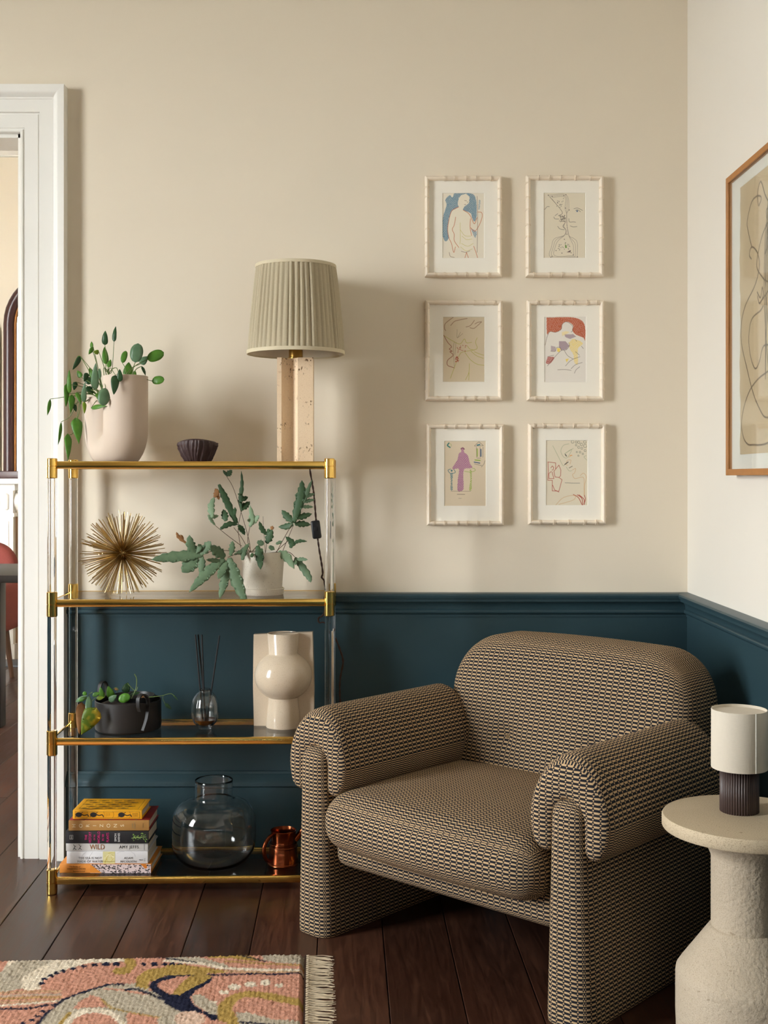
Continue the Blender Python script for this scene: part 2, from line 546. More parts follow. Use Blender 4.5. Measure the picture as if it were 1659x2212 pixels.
# ------------------------------------------------------------------ painted grids (flat print, woven pattern)
class Canvas:
    def __init__(s, w, h, step, base):
        s.w, s.h, s.step = w, h, step
        s.nx, s.ny = int(round(w / step)) + 1, int(round(h / step)) + 1
        s.X, s.Y = np.meshgrid(np.linspace(0, w, s.nx), np.linspace(0, h, s.ny))   # Y runs downwards
        s.c = np.ones((s.ny, s.nx, 3)) * np.array(lin(*base))
    def put(s, m, rgb, a=1.0):
        m = np.clip(m * a, 0, 1)[..., None]
        s.c = s.c * (1 - m) + np.array(lin(*rgb)) * m
    def inside(s, pts):
        p = np.asarray(pts, dtype=float); n = len(p)
        r = np.zeros(s.X.shape, bool)
        for i in range(n):
            x0, y0 = p[i]; x1, y1 = p[(i + 1) % n]
            if y0 == y1: continue
            k = (s.Y < y0) != (s.Y < y1)
            r ^= k & (s.X < (x1 - x0) * (s.Y - y0) / (y1 - y0) + x0)
        return r
    def poly(s, pts, rgb, a=1.0, curve=False):
        if curve: pts = [q[:2] for q in catmull(list(pts) + [pts[0]], 5)][:-1]
        s.put(s.inside(pts).astype(float), rgb, a)
        return s
    def dist(s, pts):
        d = np.full(s.X.shape, 1e9)
        for (x0, y0), (x1, y1) in zip(pts, pts[1:]):
            dx, dy = x1 - x0, y1 - y0
            L = dx * dx + dy * dy + 1e-15
            t = np.clip(((s.X - x0) * dx + (s.Y - y0) * dy) / L, 0, 1)
            d = np.minimum(d, np.hypot(s.X - x0 - t * dx, s.Y - y0 - t * dy))
        return d
    def line(s, pts, wid, rgb, a=1.0, curve=True):
        if curve and len(pts) > 2: pts = [tuple(q) for q in catmull(pts, 5)]
        d = s.dist(pts)
        s.put(np.clip((wid / 2 - d) / s.step + .5, 0, 1), rgb, a)
        return s
    def dot(s, x, y, rx, ry, rgb, a=1.0):
        d = np.hypot((s.X - x) / rx, (s.Y - y) / ry)
        s.put(np.clip((1 - d) * min(rx, ry) / s.step + .5, 0, 1), rgb, a)
        return s
    def hatch(s, pts, wid, gap, ang, rgb, a=.8, curve=True):
        if curve: pts = [tuple(q[:2]) for q in catmull(list(pts) + [pts[0]], 5)][:-1]
        m = s.inside(pts).astype(float)
        k = (s.X * math.cos(ang) + s.Y * math.sin(ang)) / gap
        wob = np.sin(s.X / gap * .9 + 2) * .18 + np.sin(s.Y / gap * .7) * .18
        st = (np.mod(k + wob, 1) < wid).astype(float)
        s.put(m * st, rgb, a)
        return s
    def mesh(s, name, fn):
        """fn maps (x, y) arrays of the canvas to an (n, 3) array"""
        V = fn(s.X.ravel(), s.Y.ravel())
        i = np.arange(s.nx * s.ny).reshape(s.ny, s.nx)
        F = np.stack((i[:-1, :-1], i[1:, :-1], i[1:, 1:], i[:-1, 1:]), -1).reshape(-1, 4)
        return mesh(name, V, F, col=s.c.reshape(-1, 3), smooth=True, sharp=0)

# ================================================================== THE SETTING
DX0, DX1, DZ = -2.10, -1.165, 2.326        # doorway in the back wall
TH = 0.15
# floor: dark sub-floor with every board on it
FLOOR_END = FAR_Y + .1
floor = struct('floor', box(-4.6, RX + .2, FRONT_Y - .2, FLOOR_END, -.06, -.022), M['black_reed'])
PW = 0.1737
ang = math.atan(.0323)
plank_mesh = {}
def plank(L):
    key = round(L, 2)
    if key not in plank_mesh:
        w, b = PW - .0022, .0016
        prof = [(-w / 2, -.022), (w / 2, -.022), (w / 2, -b), (w / 2 - b, 0), (-w / 2 + b, 0), (-w / 2, -b)]
        plank_mesh[key] = mesh('plank', *extrude_profile(prof, lambda x, z: (x, 0, z), lambda x, z: (x, L - .002, z)), smooth=False)
        plank_mesh[key].materials.append(M['floor'])
    return plank_mesh[key]
for n in range(-22, 8):
    xc = (n + .5) * PW
    far = FLOOR_END - .1 if xc < -.75 else WALL_Y - .01
    y = FRONT_Y - random.random() * .6 if n > -20 else FRONT_Y
    y0 = -1.4 + random.random() * .9
    if xc < -1.2: y0 = .2 + random.random() * .8
    y = y0
    while y < far - .05:
        L = random.choice((1.4, 1.7, 2.0, 2.3))
        L = min(L, far - y)
        L = math.floor(L * 50) / 50
        if L < .08: break
        x = xc - .0323 * (y - 3.16)
        if x < RX + .06:
            o = link('plank', plank(L), None, floor, (x, y, 0), (0, 0, ang))
        y += L

# back wall with the doorway, painted above and below the dado
wb = join([box(DX1, RX + .2, WALL_Y, WALL_Y + TH, 0, CEIL), box(DX0, DX1, WALL_Y, WALL_Y + TH, DZ, CEIL),
           box(LX - .1, DX0, WALL_Y, WALL_Y + TH, 0, CEIL)])
wall_back = struct('wall_back', wb, M['wall'], smooth=False)
AR_O = -1.018                                   # outer edge of the architrave
obj('wainscot', box(AR_O - .01, RX - .0025, WALL_Y - .0025, WALL_Y + .001, 0, .80), M['teal'], wall_back, smooth=False)
obj('wainscot', box(LX, DX0 - .15, WALL_Y - .0025, WALL_Y + .001, 0, .80), M['teal'], wall_back, smooth=False)
wall_right = struct('wall_right', box(RX, RX + .2, FRONT_Y, WALL_Y, 0, CEIL), M['wall_whiter'], smooth=False)
obj('wainscot', box(RX - .0025, RX + .001, FRONT_Y, WALL_Y - .0025, 0, .80), M['teal'], wall_right, smooth=False)
wall_front = struct('wall_front', box(LX - .1, RX + .2, FRONT_Y - .15, FRONT_Y, 0, CEIL), M['wall'], smooth=False)

def wall_with_windows(name, x, y0, y1, wins, t=.12):
    parts, y = [], y0
    for (_, a, b, z0, z1) in sorted(wins, key=lambda w: w[1]):
        parts += [box(x - t, x, y, a, 0, CEIL), box(x - t, x, a, b, 0, z0), box(x - t, x, a, b, z1, CEIL)]
        y = b
    parts.append(box(x - t, x, y, y1, 0, CEIL))
    return struct(name, join(parts), M['wall'], smooth=False)
wall_left = wall_with_windows('wall_left', LX, FRONT_Y, WALL_Y, WINDOWS)
obj('wainscot', box(LX - .001, LX + .0025, 2.15, WALL_Y, 0, .80), M['teal'], wall_left, smooth=False)  # out of view; both left wainscots added to lessen bounced light
obj('wainscot', box(LX - .001, LX + .0025, FRONT_Y, .85, 0, .80), M['teal'], wall_left, smooth=False)
obj('wainscot', box(LX, RX, FRONT_Y - .001, FRONT_Y + .0025, 0, .80), M['teal'], wall_front, smooth=False)  # unseen front wainscot, likewise added to darken the bounce
struct('ceiling', box(-4.6, RX + .2, FRONT_Y, FAR_Y + .1, CEIL, CEIL + .1), M['ceiling'], smooth=False)
struct('unseen_ground', box(-30, LX - 1.2, -25, 30, -1.2, -1.15), M['outside'], smooth=False)  # unseen ground plane, added to cut sky light from below

# adjoining room
struct('wall_far_back', box(-4.6, 1.2, FAR_Y, FAR_Y + .1, 0, CEIL), M['wall'], smooth=False)
struct('wall_far_right', box(-.2, -.05, WALL_Y + TH, FAR_Y, 0, CEIL), M['wall'], smooth=False)
wall_with_windows('wall_far_left', -4.4, WALL_Y + TH, FAR_Y, FAR_WINDOWS)

def window(n, x, y0, y1, z0, z1):
    w = bpy.data.objects.new('window_%d' % n, None); COL.objects.link(w); w['kind'] = 'structure'
    w.location = (x - .07, y0, z0)
    W, H = y1 - y0, z1 - z0
    f = .05
    obj('window_frame', join([box(-.03, .03, 0, f, 0, H), box(-.03, .03, W - f, W, 0, H), box(-.03, .03, f, W - f, 0, f), box(-.03, .03, f, W - f, H - f, H)]), M['white'], w, smooth=False)
    obj('meeting_rail', box(-.025, .025, f, W - f, H / 2 - .02, H / 2 + .02), M['white'], w, smooth=False)
    obj('glazing_bar', box(-.012, .012, W / 2 - .01, W / 2 + .01, f, H - f), M['white'], w, smooth=False)
    obj('window_sill', box(-.05, .12, -.06, W + .06, -.04, 0), M['white'], w, smooth=False)
    for a, b in ((f, H / 2 - .02), (H / 2 + .02, H - f)):
        for c, d in ((f, W / 2 - .01), (W / 2 + .01, W - f)):
            obj('pane', box(-.002, .002, c, d, a, b), M['glass'], w, smooth=False)
    return w
for i, w_ in enumerate(WINDOWS + FAR_WINDOWS):
    window(i + 1, *w_)

# mouldings ---------------------------------------------------------
def arc(c, r, a0, a1, n=6):
    return [(c[0] + r * math.cos(math.radians(a0 + (a1 - a0) * i / n)), c[1] + r * math.sin(math.radians(a0 + (a1 - a0) * i / n))) for i in range(n + 1)]
def cove(p0, z0, p1, z1, n=7, bow=.9):
    return [(p0 + (p1 - p0) * math.sin(t * PI / 2) ** bow, z0 + (z1 - z0) * (1 - math.cos(t * PI / 2)) ** bow) for t in np.linspace(0, 1, n)]
dado = [(0, .8515), (.034, .850), (.038, .848), (.040, .843), (.037, .834), (.031, .833), (.031, .8245), (.026, .8235)] + \
       cove(.026, .8225, .009, .797) + arc((.007, .7905), .0085, 70, -70, 6) + [(.006, .781), (.006, .773), (0, .7725)]
skirt = [(0, .277), (.010, .277), (.012, .270), (.0145, .268)] + [(.016 + .014 * math.sin(t * PI / 2), .266 - .028 * t) for t in np.linspace(0, 1, 7)] + \
        [(.031, .234), (.026, .2305), (.022, .229), (.022, 0), (0, 0)]
def rail_back(name, prof, x0, x1, mat, mitre=True):
    return struct(name, extrude_profile(prof, lambda p, z: (x0, WALL_Y - p, z), lambda p, z: (x1 - (p if mitre else 0), WALL_Y - p, z)), mat, sharp=25)
def rail_right(name, prof, mat):
    return struct(name, extrude_profile(prof, lambda p, z: (RX - p, WALL_Y - p, z), lambda p, z: (RX - p, FRONT_Y, z)), mat, sharp=25)
rail_back('trim_1', dado, AR_O, RX, M['teal'])
rail_right('trim_2', dado, M['teal'])
rail_back('baseboard_back', skirt, AR_O, RX, M['teal'])
rail_right('baseboard_right', skirt, M['teal'])
cornice = [(0, 0), (.10, 0), (.10, -.015), (.085, -.02)] + [(.08 - .055 * t, -.02 - .045 * t ** 1.6) for t in np.linspace(0, 1, 6)] + [(.018, -.068), (.018, -.078), (0, -.08)]
struct('trim_3', extrude_profile(cornice, lambda p, z: (-4.4, FAR_Y - p, CEIL + z), lambda p, z: (-.2, FAR_Y - p, CEIL + z)), M['white'], sharp=25)
struct('trim_4', extrude_profile(cornice, lambda p, z: (LX, WALL_Y - p, CEIL + z), lambda p, z: (RX - p, WALL_Y - p, CEIL + z)), M['white'], sharp=25)
struct('trim_5', extrude_profile(cornice, lambda p, z: (RX - p, WALL_Y - p, CEIL + z), lambda p, z: (RX - p, FRONT_Y, CEIL + z)), M['white'], sharp=25)

# door surround -------------------------------------------------------
arch = [(0, 0), (0, .018), (.003, .022), (.0085, .022), (.010, .017), (.0135, .017), (.0145, .021), (.057, .021), (.0585, .018), (.062, .018), (.064, .027),
        (.104, .027), (.105, .030), (.110, .030), (.112, .033)] + [(.112 + .016 * t, .033 + .012 * math.sin(t * PI / 2)) for t in np.linspace(.1, 1, 6)] + [(.147, .046), (.147, 0)]
door = bpy.data.objects.new('door_1', None); COL.objects.link(door); door['kind'] = 'structure'
Y0 = WALL_Y
obj('architrave_jamb', extrude_profile(arch, lambda w, d: (DX1 + w, Y0 - d, 0), lambda w, d: (DX1 + w, Y0 - d, DZ + w)), M['white'], door, sharp=25)
obj('architrave_jamb', extrude_profile(arch, lambda w, d: (DX0 - w, Y0 - d, DZ + w), lambda w, d: (DX0 - w, Y0 - d, 0)), M['white'], door, sharp=25)
obj('architrave_head', extrude_profile(arch, lambda w, d: (DX1 + w, Y0 - d, DZ + w), lambda w, d: (DX0 - w, Y0 - d, DZ + w)), M['white'], door, sharp=25)
obj('door_lining', join([box(DX1 - .012, DX1, Y0 - .002, Y0 + TH + .002, 0, DZ), box(DX0, DX0 + .012, Y0 - .002, Y0 + TH + .002, 0, DZ), box(DX0, DX1, Y0 - .002, Y0 + TH + .002, DZ - .012, DZ)]), M['white'], door, smooth=False)

# ================================================================== ADJOINING ROOM
fpx = -2.204                                     # centre line of chimney breast
fp = thing('fireplace', 'white marble fireplace surround with fluted frieze under the arched mirror', 'fireplace', (fpx, 8.03, 0))
for s in (-1, 1):
    a, b = sorted((s * .268, s * .52))
    obj('jamb', join([box(a, b, 0, .12, .11, .96), box(a - .012, b + .012, -.012, .12, 0, .11)]), M['marble'], fp, smooth=False)
    obj('jamb_panel', join([box(a + .03, b - .03, -.006, 0, .9, .93), box(a + .03, a + .05, -.006, 0, .16, .9), box(b - .05, b - .03, -.006, 0, .16, .9)]), M['marble'], fp, smooth=False)
    blk = obj('corner_block', join([box(a - .004, b + .004, -.02, .12, .985, 1.135), box(a - .015, b + .015, -.03, .12, .96, .985), box(a - .02, b + .02, -.035, .12, 1.135, 1.178)]), M['marble'], fp, smooth=False)
    for k in range(4):
        xx = a + .035 + k * .06
        obj('flute', move(lathe([(0, 0), (.016, .012), (.018, .06), (.016, .108), (0, .12)], 12), (xx, -.018, 1.0)), M['marble'], blk)
obj('frieze', move(tube([(-.27, 0, 0), (.27, 0, 0)], .07, 16), (0, .06, 1.06)), M['marble'], fp)
obj('frieze_board', box(-.27, .27, .03, .12, .96, 1.178), M['marble'], fp, smooth=False)
obj('slip', join([box(-.268, -.235, .05, .12, 0, .96), box(.235, .268, .05, .12, 0, .96), box(-.235, .235, .05, .12, .9, .96)]), M['slip'], fp, smooth=False)
obj('firebox', box(-.235, .235, .09, .119, 0, .9), M['soot'], fp, smooth=False)
obj('mantel_shelf', bevbox(-.62, .62, -.09, .12, 1.178, 1.215, .006), M['marble'], fp)
tag(obj('hearth_stone', bevbox(-.66, .66, -.27, 0, 0, .012, .003), M['slate'], None, (fpx, 8.015, 0)), 'grey slate hearth slab in front of the white fireplace', 'hearth')

mir = thing('arched_mirror', 'tall arched mirror with dark mahogany frame on the mantelpiece', 'mirror', (fpx, 8.10, 1.215))
def arch_path(R, h, n=20, base=0.0):
    return [(-R, base)] + [(-R * math.cos(PI * i / n), h + R * math.sin(PI * i / n)) for i in range(n + 1)] + [(R, base)]
po = arch_path(.315, 1.04)
pth = [np.array((x, 0, z)) for x, z in [(-.315, 0.02), (-.315, .35), (-.315, .7)] + po[1:-1] + [(.315, .7), (.315, .35), (.315, .02)]]
obj('frame', tube(pth, .040, 14), M['dark_wood'], mir)
pi_ = arch_path(.272, 1.04)
obj('inner_bead', tube([np.array((x, -.012, z)) for x, z in pi_], .007, 8), M['oak'], mir)
pts = arch_path(.275, 1.04, base=.02)
V = [(x, -.004, z) for x, z in pts] + [(x, .01, z) for x, z in pts]
n = len(pts)
obj('mirror_glass', (np.array(V), [list(range(n)), list(range(n, 2 * n))[::-1]] + [[i, n + i, n + (i + 1) % n, (i + 1) % n] for i in range(n)]), M['mirror'], mir, smooth=False)
obj('plinth', bevbox(-.40, .40, -.05, .03, 0, .05, .005), M['dark_wood'], mir)
pts = arch_path(.33, .94)
V = [(x, -.012, z) for x, z in pts] + [(x, .012, z) for x, z in pts]
ap = obj('arched_panel', (np.array(V), [list(range(n)), list(range(n, 2 * n))[::-1]] + [[i, n + i, n + (i + 1) % n, (i + 1) % n] for i in range(n)]), M['cream_panel'], None, (-2.925, 8.135, 1.235), smooth=False)  # pale arched form of unknown kind, built as a flat panel
tag(ap, 'pale cream arched panel beside the dark framed mirror', 'panel')

tb = thing('dining_table', 'dark oak dining table seen through the doorway', 'table', (-2.55, 6.19, 0))
obj('table_top', bevbox(-.95, .95, -.40, .40, .714, .75, .004), M['black_oak'], tb)
for sx in (-1, 1):
    for sy in (-1, 1):
        o = obj('leg', bevbox(-.045, .045, -.045, .045, 0, .714, .006), M['black_oak'], tb, (.64 * sx, .29 * sy, 0))
ch = thing('dining_chair', 'rust red upholstered dining chair behind the dark table', 'chair', (-2.505, 7.15, 0))
V, F, S, raw = rbox(.56, .12, .55, .05, .16, .03); V[:, 1] += .3 * V[:, 0] ** 2 * -1.2
obj('backrest', (V + np.array((0, .20, .555)), F), M['red_fabric'], ch)
V, F, S, raw = rbox(.52, .50, .14, .05, .05, .03)
obj('seat', (V + np.array((0, -.04, .40)), F), M['red_fabric'], ch)
for s in (-1, 1):
    V, F, S, raw = rbox(.09, .42, .28, .04, .04, .03)
    V[:, 1] -= .10 * (V[:, 2] < 0) * V[:, 2] * -1
    obj('armrest', (V + np.array((.27 * s, -.03, .455)), F), M['red_fabric'], ch)
    for y in (-.2, .2):
        obj('leg', tube([(.2 * s, y * .8, .35), (.235 * s, y, 0)], [.022, .013], 10), M['leg_wood'], ch)

# ================================================================== ETAGERE
SA = math.radians(1.5)
SLX, SLY = -.973, 3.530                 # front post by the doorway
SW, SD = .813, .270
TIERS = [.0347, .4423, .8485, 1.254]    # groove height at each tier
SHELF_Z = [z + .0135 for z in TIERS]    # top of the glass
sh = thing('etagere', 'brass and clear acrylic etagere with four glass shelves by the doorway', 'shelf unit', (SLX, SLY, 0), SA)
def sleeve(z, lo, hi, first=False, last=False):
    r = .0155
    prof = [(0, z + lo), (r - .002, z + lo), (r, z + lo + .002), (r, z - .0012), (r - .0013, z - .0006), (r - .0013, z + .0006), (r, z + .0012), (r, z + hi - .002), (r - .002, z + hi), (0, z + hi)]
    return lathe(prof, 32)
for (x, y) in ((0, 0), (SW, 0), (0, SD), (SW, SD)):
    p = None
    for k, z in enumerate(TIERS):
        lo, hi = (-.0345, .039) if k == 0 else ((-.036, .023) if k == 3 else (-.036, .037))
        obj('sleeve', move(sleeve(z, lo, hi), (x, y, 0)), M['brass'], sh, sharp=30)
        if k < 3:
            a, b = z + hi - .0005, TIERS[k + 1] - .0355
            obj('post', move(lathe([(0, a), (.0136, a), (.0136, b), (0, b)], 32), (x, y, 0)), M['acrylic'], sh, sharp=30)
    obj('foot', move(lathe([(0, 0), (.0125, 0), (.0125, .0006), (0, .0006)], 24), (x, y, 0)), M['black_plastic'], sh)
rw = .012
for z in TIERS:
    z0, z1 = z - .0075, z + .0145
    for y in (0, SD):
        obj('rail', bevbox(.013, SW - .013, y - rw / 2, y + rw / 2, z0, z1, .004), M['brass'], sh)
    for x in (0, SW):
        obj('rail', bevbox(x - rw / 2, x + rw / 2, .013, SD - .013, z0, z1, .004), M['brass'], sh)
    obj('glass_shelf', box(rw / 2, SW - rw / 2, rw / 2, SD - rw / 2, z + .0075, z + .0135), M['glass_smoke'], sh, smooth=False)

# ------------------------------------------------------------------ table lamp
LD = 3.69
lx = (639 - CX) * LD / FPX
Z4 = SHELF_Z[3]
lamp = thing('table_lamp', 'travertine table lamp with pleated sage linen shade on the etagere', 'lamp', (lx, LD, Z4), math.radians(2))
hw = .0545; H = .316
sec = [(-hw, -hw), (-hw + .0135, -hw)] + [(-hw + .0135 + .0245 * (1 - math.cos(t)), -hw + .026 * math.sin(t)) for t in np.linspace(.15, PI - .15, 12)] + [(-hw + .0625, -hw), (hw, -hw)]
sec = sec + [(-x, -y) for x, y in sec]
obj('lamp_base', extrude_profile(sec, lambda x, y: (x, y, 0), lambda x, y: (x, y, H)), M['travertine'], lamp, sharp=30)
obj('neck', lathe([(0, H), (.024, H), (.024, H + .004), (.0215, H + .006), (.0215, H + .05), (.017, H + .06), (.017, H + .16), (0, H + .16)], 32), M['brass_dull'], lamp, sharp=30)
NP = 52
ph = rng.uniform(-.25, .25, NP + 1); am = rng.uniform(.35, 1.4, NP + 1)
def pleat(r, z, a):
    k = a / (2 * PI) * NP
    i = int(k) % NP
    f = k - int(k)
    t = (z - .3315) / .27
    s_ = (f + ph[i] * t * .5)
    env = .35 + .65 * math.sin(max(0, min(1, t)) * PI) ** .5
    return r + .0085 * env * am[i] * (abs(math.sin(PI * s_)) ** .7 - .5)
zz = [z - .0155 for z in (.350, .36, .38, .41, .45, .49, .53, .57, .59, .605, .612)]
prof = [(.1475 + (.1205 - .1475) * (z - .3315) / .27, z) for z in zz]
shade = obj('lamp_shade', lathe(prof, NP * 8, pleat), M['shade'], lamp, sharp=0)
prof_in = [(r - .004, z) for r, z in prof]
obj('shade_lining', lathe(prof_in, 64), M['white_linen'], shade)
def band(r, z0, z1, t=.003):
    return lathe([(r - t, z0), (r, z0), (r + .0008, (z0 + z1) / 2), (r, z1), (r - t, z1), (r - t, z0)], 96)
obj('shade_binding', band(.1495, .330, .341), M['shade_trim'], shade)
obj('shade_binding', band(.1235, .5935, .603), M['shade_trim'], shade)
obj('shade_carrier', join([tube([(0, 0, .476), (.119 * math.cos(a), .119 * math.sin(a), .592)], .0016, 6) for a in (.3, 2.4, 4.5)]), M['brass_dull'], shade)
obj('bulb', move(lathe([(0, 0), (.012, 0), (.014, .02), (.03, .06), (.03, .075), (.018, .1), (0, .106)], 20), (0, 0, .476)), M['white'], lamp)
# twisted cord with in-line switch, from the base over the shelf edge, down the wall
def L(px, py, D):
    v = P(px, py, D) - np.array((lx, LD, Z4))
    c, s_ = math.cos(-math.radians(2)), math.sin(-math.radians(2))
    return np.array((v[0] * c - v[1] * s_, v[0] * s_ + v[1] * c, v[2]))
cp = [np.array((.02, hw - .004, .008)), np.array((.05, .10, .008)), L(668, 990, 3.828), L(670, 1018, 3.828), L(677, 1060, 3.828), L(682, 1115, 3.828), L(683, 1127, 3.828)]
cord_a = catmull(cp, 8)
cp = [L(686, 1162, 3.828), L(690, 1190, 3.828), L(697, 1235, 3.828), L(695, 1247, 3.826), L(701, 1258, 3.826), L(705, 1300, 3.826), L(698, 1328, 3.832), L(688, 1335, 3.832), L(690, 1345, 3.832), L(702, 1346, 3.832), L(722, 1374, 3.845), L(735, 1405, 3.845), L(741, 1430, 3.845), L(735, 1465, 3.845), L(734, 1500, 3.845), L(738, 1550, 3.845), L(745, 1660, 3.842), L(742, 1848, 3.83)]
cord_b = catmull(cp, 8)
def twisted(pts, r=.0021):
    out = []
    for ph_ in (0, PI):
        q = []
        s_ = 0
        pp = []
        for a, b in zip(pts, pts[1:]):
            m = max(1, int(np.linalg.norm(b - a) / .004))
            pp += [a + (b - a) * i / m for i in range(m)]
        for i, p in enumerate(pp):
            an = i * .75 + ph_
            q.append(p + np.array((math.cos(an) * r * .62, math.sin(an) * r * .62, 0)))
        out.append(tube(q, r, 6))
    return join(out)
obj('cord', twisted(cord_a), M['cord'], lamp)
obj('cord', twisted(cord_b), M['cord'], lamp)
V, F = bevbox(-.0145, .0145, -.008, .008, -.029, .029, .006)
sw_c = L(683, 1144, 3.826)
swi = obj('cord_switch', (V, F), M['black_plastic'], lamp, tuple(sw_c), (0, math.radians(-7), 0))
obj('switch_button', bevbox(-.006, .006, -.0105, -.006, -.004, .010, .002), M['black_reed'], swi)

# ------------------------------------------------------------------ leaves
def leaf_mesh(base, tip, width, kind='ovate', roll=0.0, bend=.08, cup=.15, rows=12, cols=4, wave=0.0, away=None):
    base, tip = np.asarray(base, float), np.asarray(tip, float)
    ax = tip - base; Ln = np.linalg.norm(ax); ax = ax / Ln
    view = np.array((.22, -.96, .05))
    nrm = view - ax * np.dot(view, ax); nrm = nrm / np.linalg.norm(nrm)
    side = np.cross(ax, nrm)
    c, s_ = math.cos(roll), math.sin(roll)
    side, nrm = side * c + nrm * s_, nrm * c - side * s_
    V, F = [], []
    for i in range(rows + 1):
        t = i / rows
        if kind == 'round': w = math.sqrt(max(0, 1 - (2 * t - 1) ** 2)) if 0 < t < 1 else .02
        elif kind == 'heart': w = (min(1, t / .16) ** .5) * math.cos(max(0, t - .16) / .84 * PI / 2) ** 1.05 if t < 1 else .0
        elif kind == 'lance': w = math.sin(PI * t ** .75) ** .9
        else: w = math.sin(PI * t ** .62) ** .72
        w = max(w, .015) * width / 2
        for j in range(cols + 1):
            q = 2 * j / cols - 1
            ed = abs(q)
            back = -.10 * Ln * ed * (1 - t) ** 6 if kind == 'heart' else 0
            p = base + ax * (t * Ln + back) + side * (q * w) + nrm * (-cup * w * ed ** 1.5 + bend * Ln * 4 * t * (1 - t) - .002 * (1 - ed) * 0 + wave * w * math.sin(t * 14 + q * 2) * ed)
            V.append(p)
    k = cols + 1
    for i in range(rows):
        for j in range(cols):
            F.append([i * k + j, i * k + j + 1, (i + 1) * k + j + 1, (i + 1) * k + j])
    n = len(V)                                     # give the blade a thickness
    th = .0005
    V2 = [v - nrm * th for v in V]
    F2 = [[a + n for a in f[::-1]] for f in F]
    rim = [j for j in range(k)] + [i * k + k - 1 for i in range(1, rows + 1)] + [rows * k + j for j in range(k - 2, -1, -1)] + [i * k for i in range(rows - 1, 0, -1)]
    F3 = [[a, b, b + n, a + n][::-1] for a, b in zip(rim, rim[1:] + rim[:1])]
    return np.array(V + V2), F + F2 + F3

def zpt(z0x, z0y, sc, D):
    return lambda x, y, d=0.0: P(z0x + x / sc, z0y + y / sc, D + d)

# ------------------------------------------------------------------ planter with trailing plant
PD = 3.665
pc = P(251, 998, PD); pc[2] = Z4
plant = thing('potted_plant', 'trailing green plant in a cream U-shaped ceramic planter on the etagere', 'potted plant', tuple(pc))
tr_ = .0665
sep = np.array((-.080, .098)); R_u = np.linalg.norm(sep) / 2
du = np.array((sep[0], sep[1], 0)) / (2 * R_u)
cR = np.array((.037, -.038, 0))                  # tall leg, nearer to the room
zb = .098
pa = [cR + np.array((0, 0, .262 - .262 * 0)), ]
path = [(cR + np.array((0, 0, h)), tr_) for h in np.linspace(.258, zb, 8)]
path += [(cR + du * R_u * (1 - math.cos(a)) + np.array((0, 0, zb - R_u * math.sin(a))), tr_) for a in np.linspace(0, PI, 17)[1:]]
cL = cR + du * 2 * R_u
path += [(cL + np.array((0, 0, h)), tr_ + .001) for h in np.linspace(zb, .198, 5)[1:]]
def swept(path, n=40):
    """rings along a path, with rounded lips and open hollow mouths"""
    pts = [p for p, r in path]; rad = [r for p, r in path]
    def ring(c, T, r, ref):
        N = ref - T * np.dot(ref, T); N /= np.linalg.norm(N); B = np.cross(T, N)
        return [c + r * (math.cos(2 * PI * k / n) * N + math.sin(2 * PI * k / n) * B) for k in range(n)]
    perp = np.cross(np.array((0, 0, 1.0)), du)
    Ts = []
    for i in range(len(pts)):
        T = pts[min(i + 1, len(pts) - 1)] - pts[max(i - 1, 0)]; Ts.append(T / np.linalg.norm(T))
    seq = []
    T0, T1 = Ts[0], Ts[-1]
    seq += [(pts[0] + T0 * .05, T0, rad[0] - .008), (pts[0] + T0 * .004, T0, rad[0] - .0075), (pts[0] - T0 * .001, T0, rad[0] - .005), (pts[0] - T0 * .001, T0, rad[0] - .002)]
    seq += [(p, T, r) for p, T, r in zip(pts, Ts, rad)]
    seq += [(pts[-1] + T1 * .001, T1, rad[-1] - .002), (pts[-1] + T1 * .001, T1, rad[-1] - .005), (pts[-1] - T1 * .004, T1, rad[-1] - .0075), (pts[-1] - T1 * .03, T1, rad[-1] - .008)]
    V = []
    for c, T, r in seq: V += ring(c, T, r, perp)
    F = [[i * n + k, i * n + (k + 1) % n, (i + 1) * n + (k + 1) % n, (i + 1) * n + k] for i in range(len(seq) - 1) for k in range(n)]
    F += [list(range(n))[::-1], list(range((len(seq) - 1) * n, len(seq) * n))]
    V = np.array(V)
    V[:, 2] = np.maximum(V[:, 2], 0)
    return V, F
obj('planter', swept(path), M['planter'], plant, sharp=50)
obj('soil', lathe([(0, .232), (.030, .235), (.0545, .231)], 28), M['soil'], plant, (cR[0], cR[1], 0))
obj('soil', lathe([(0, .186), (.030, .187), (.0545, .181)], 28), M['soil'], plant, (cL[0], cL[1], 0))
q = zpt(80, 680, 4.1475, PD)
rootL = np.array((cL[0], cL[1], .185)) ; rootR = np.array((cR[0], cR[1], .234))
def loc_(p): return p - pc
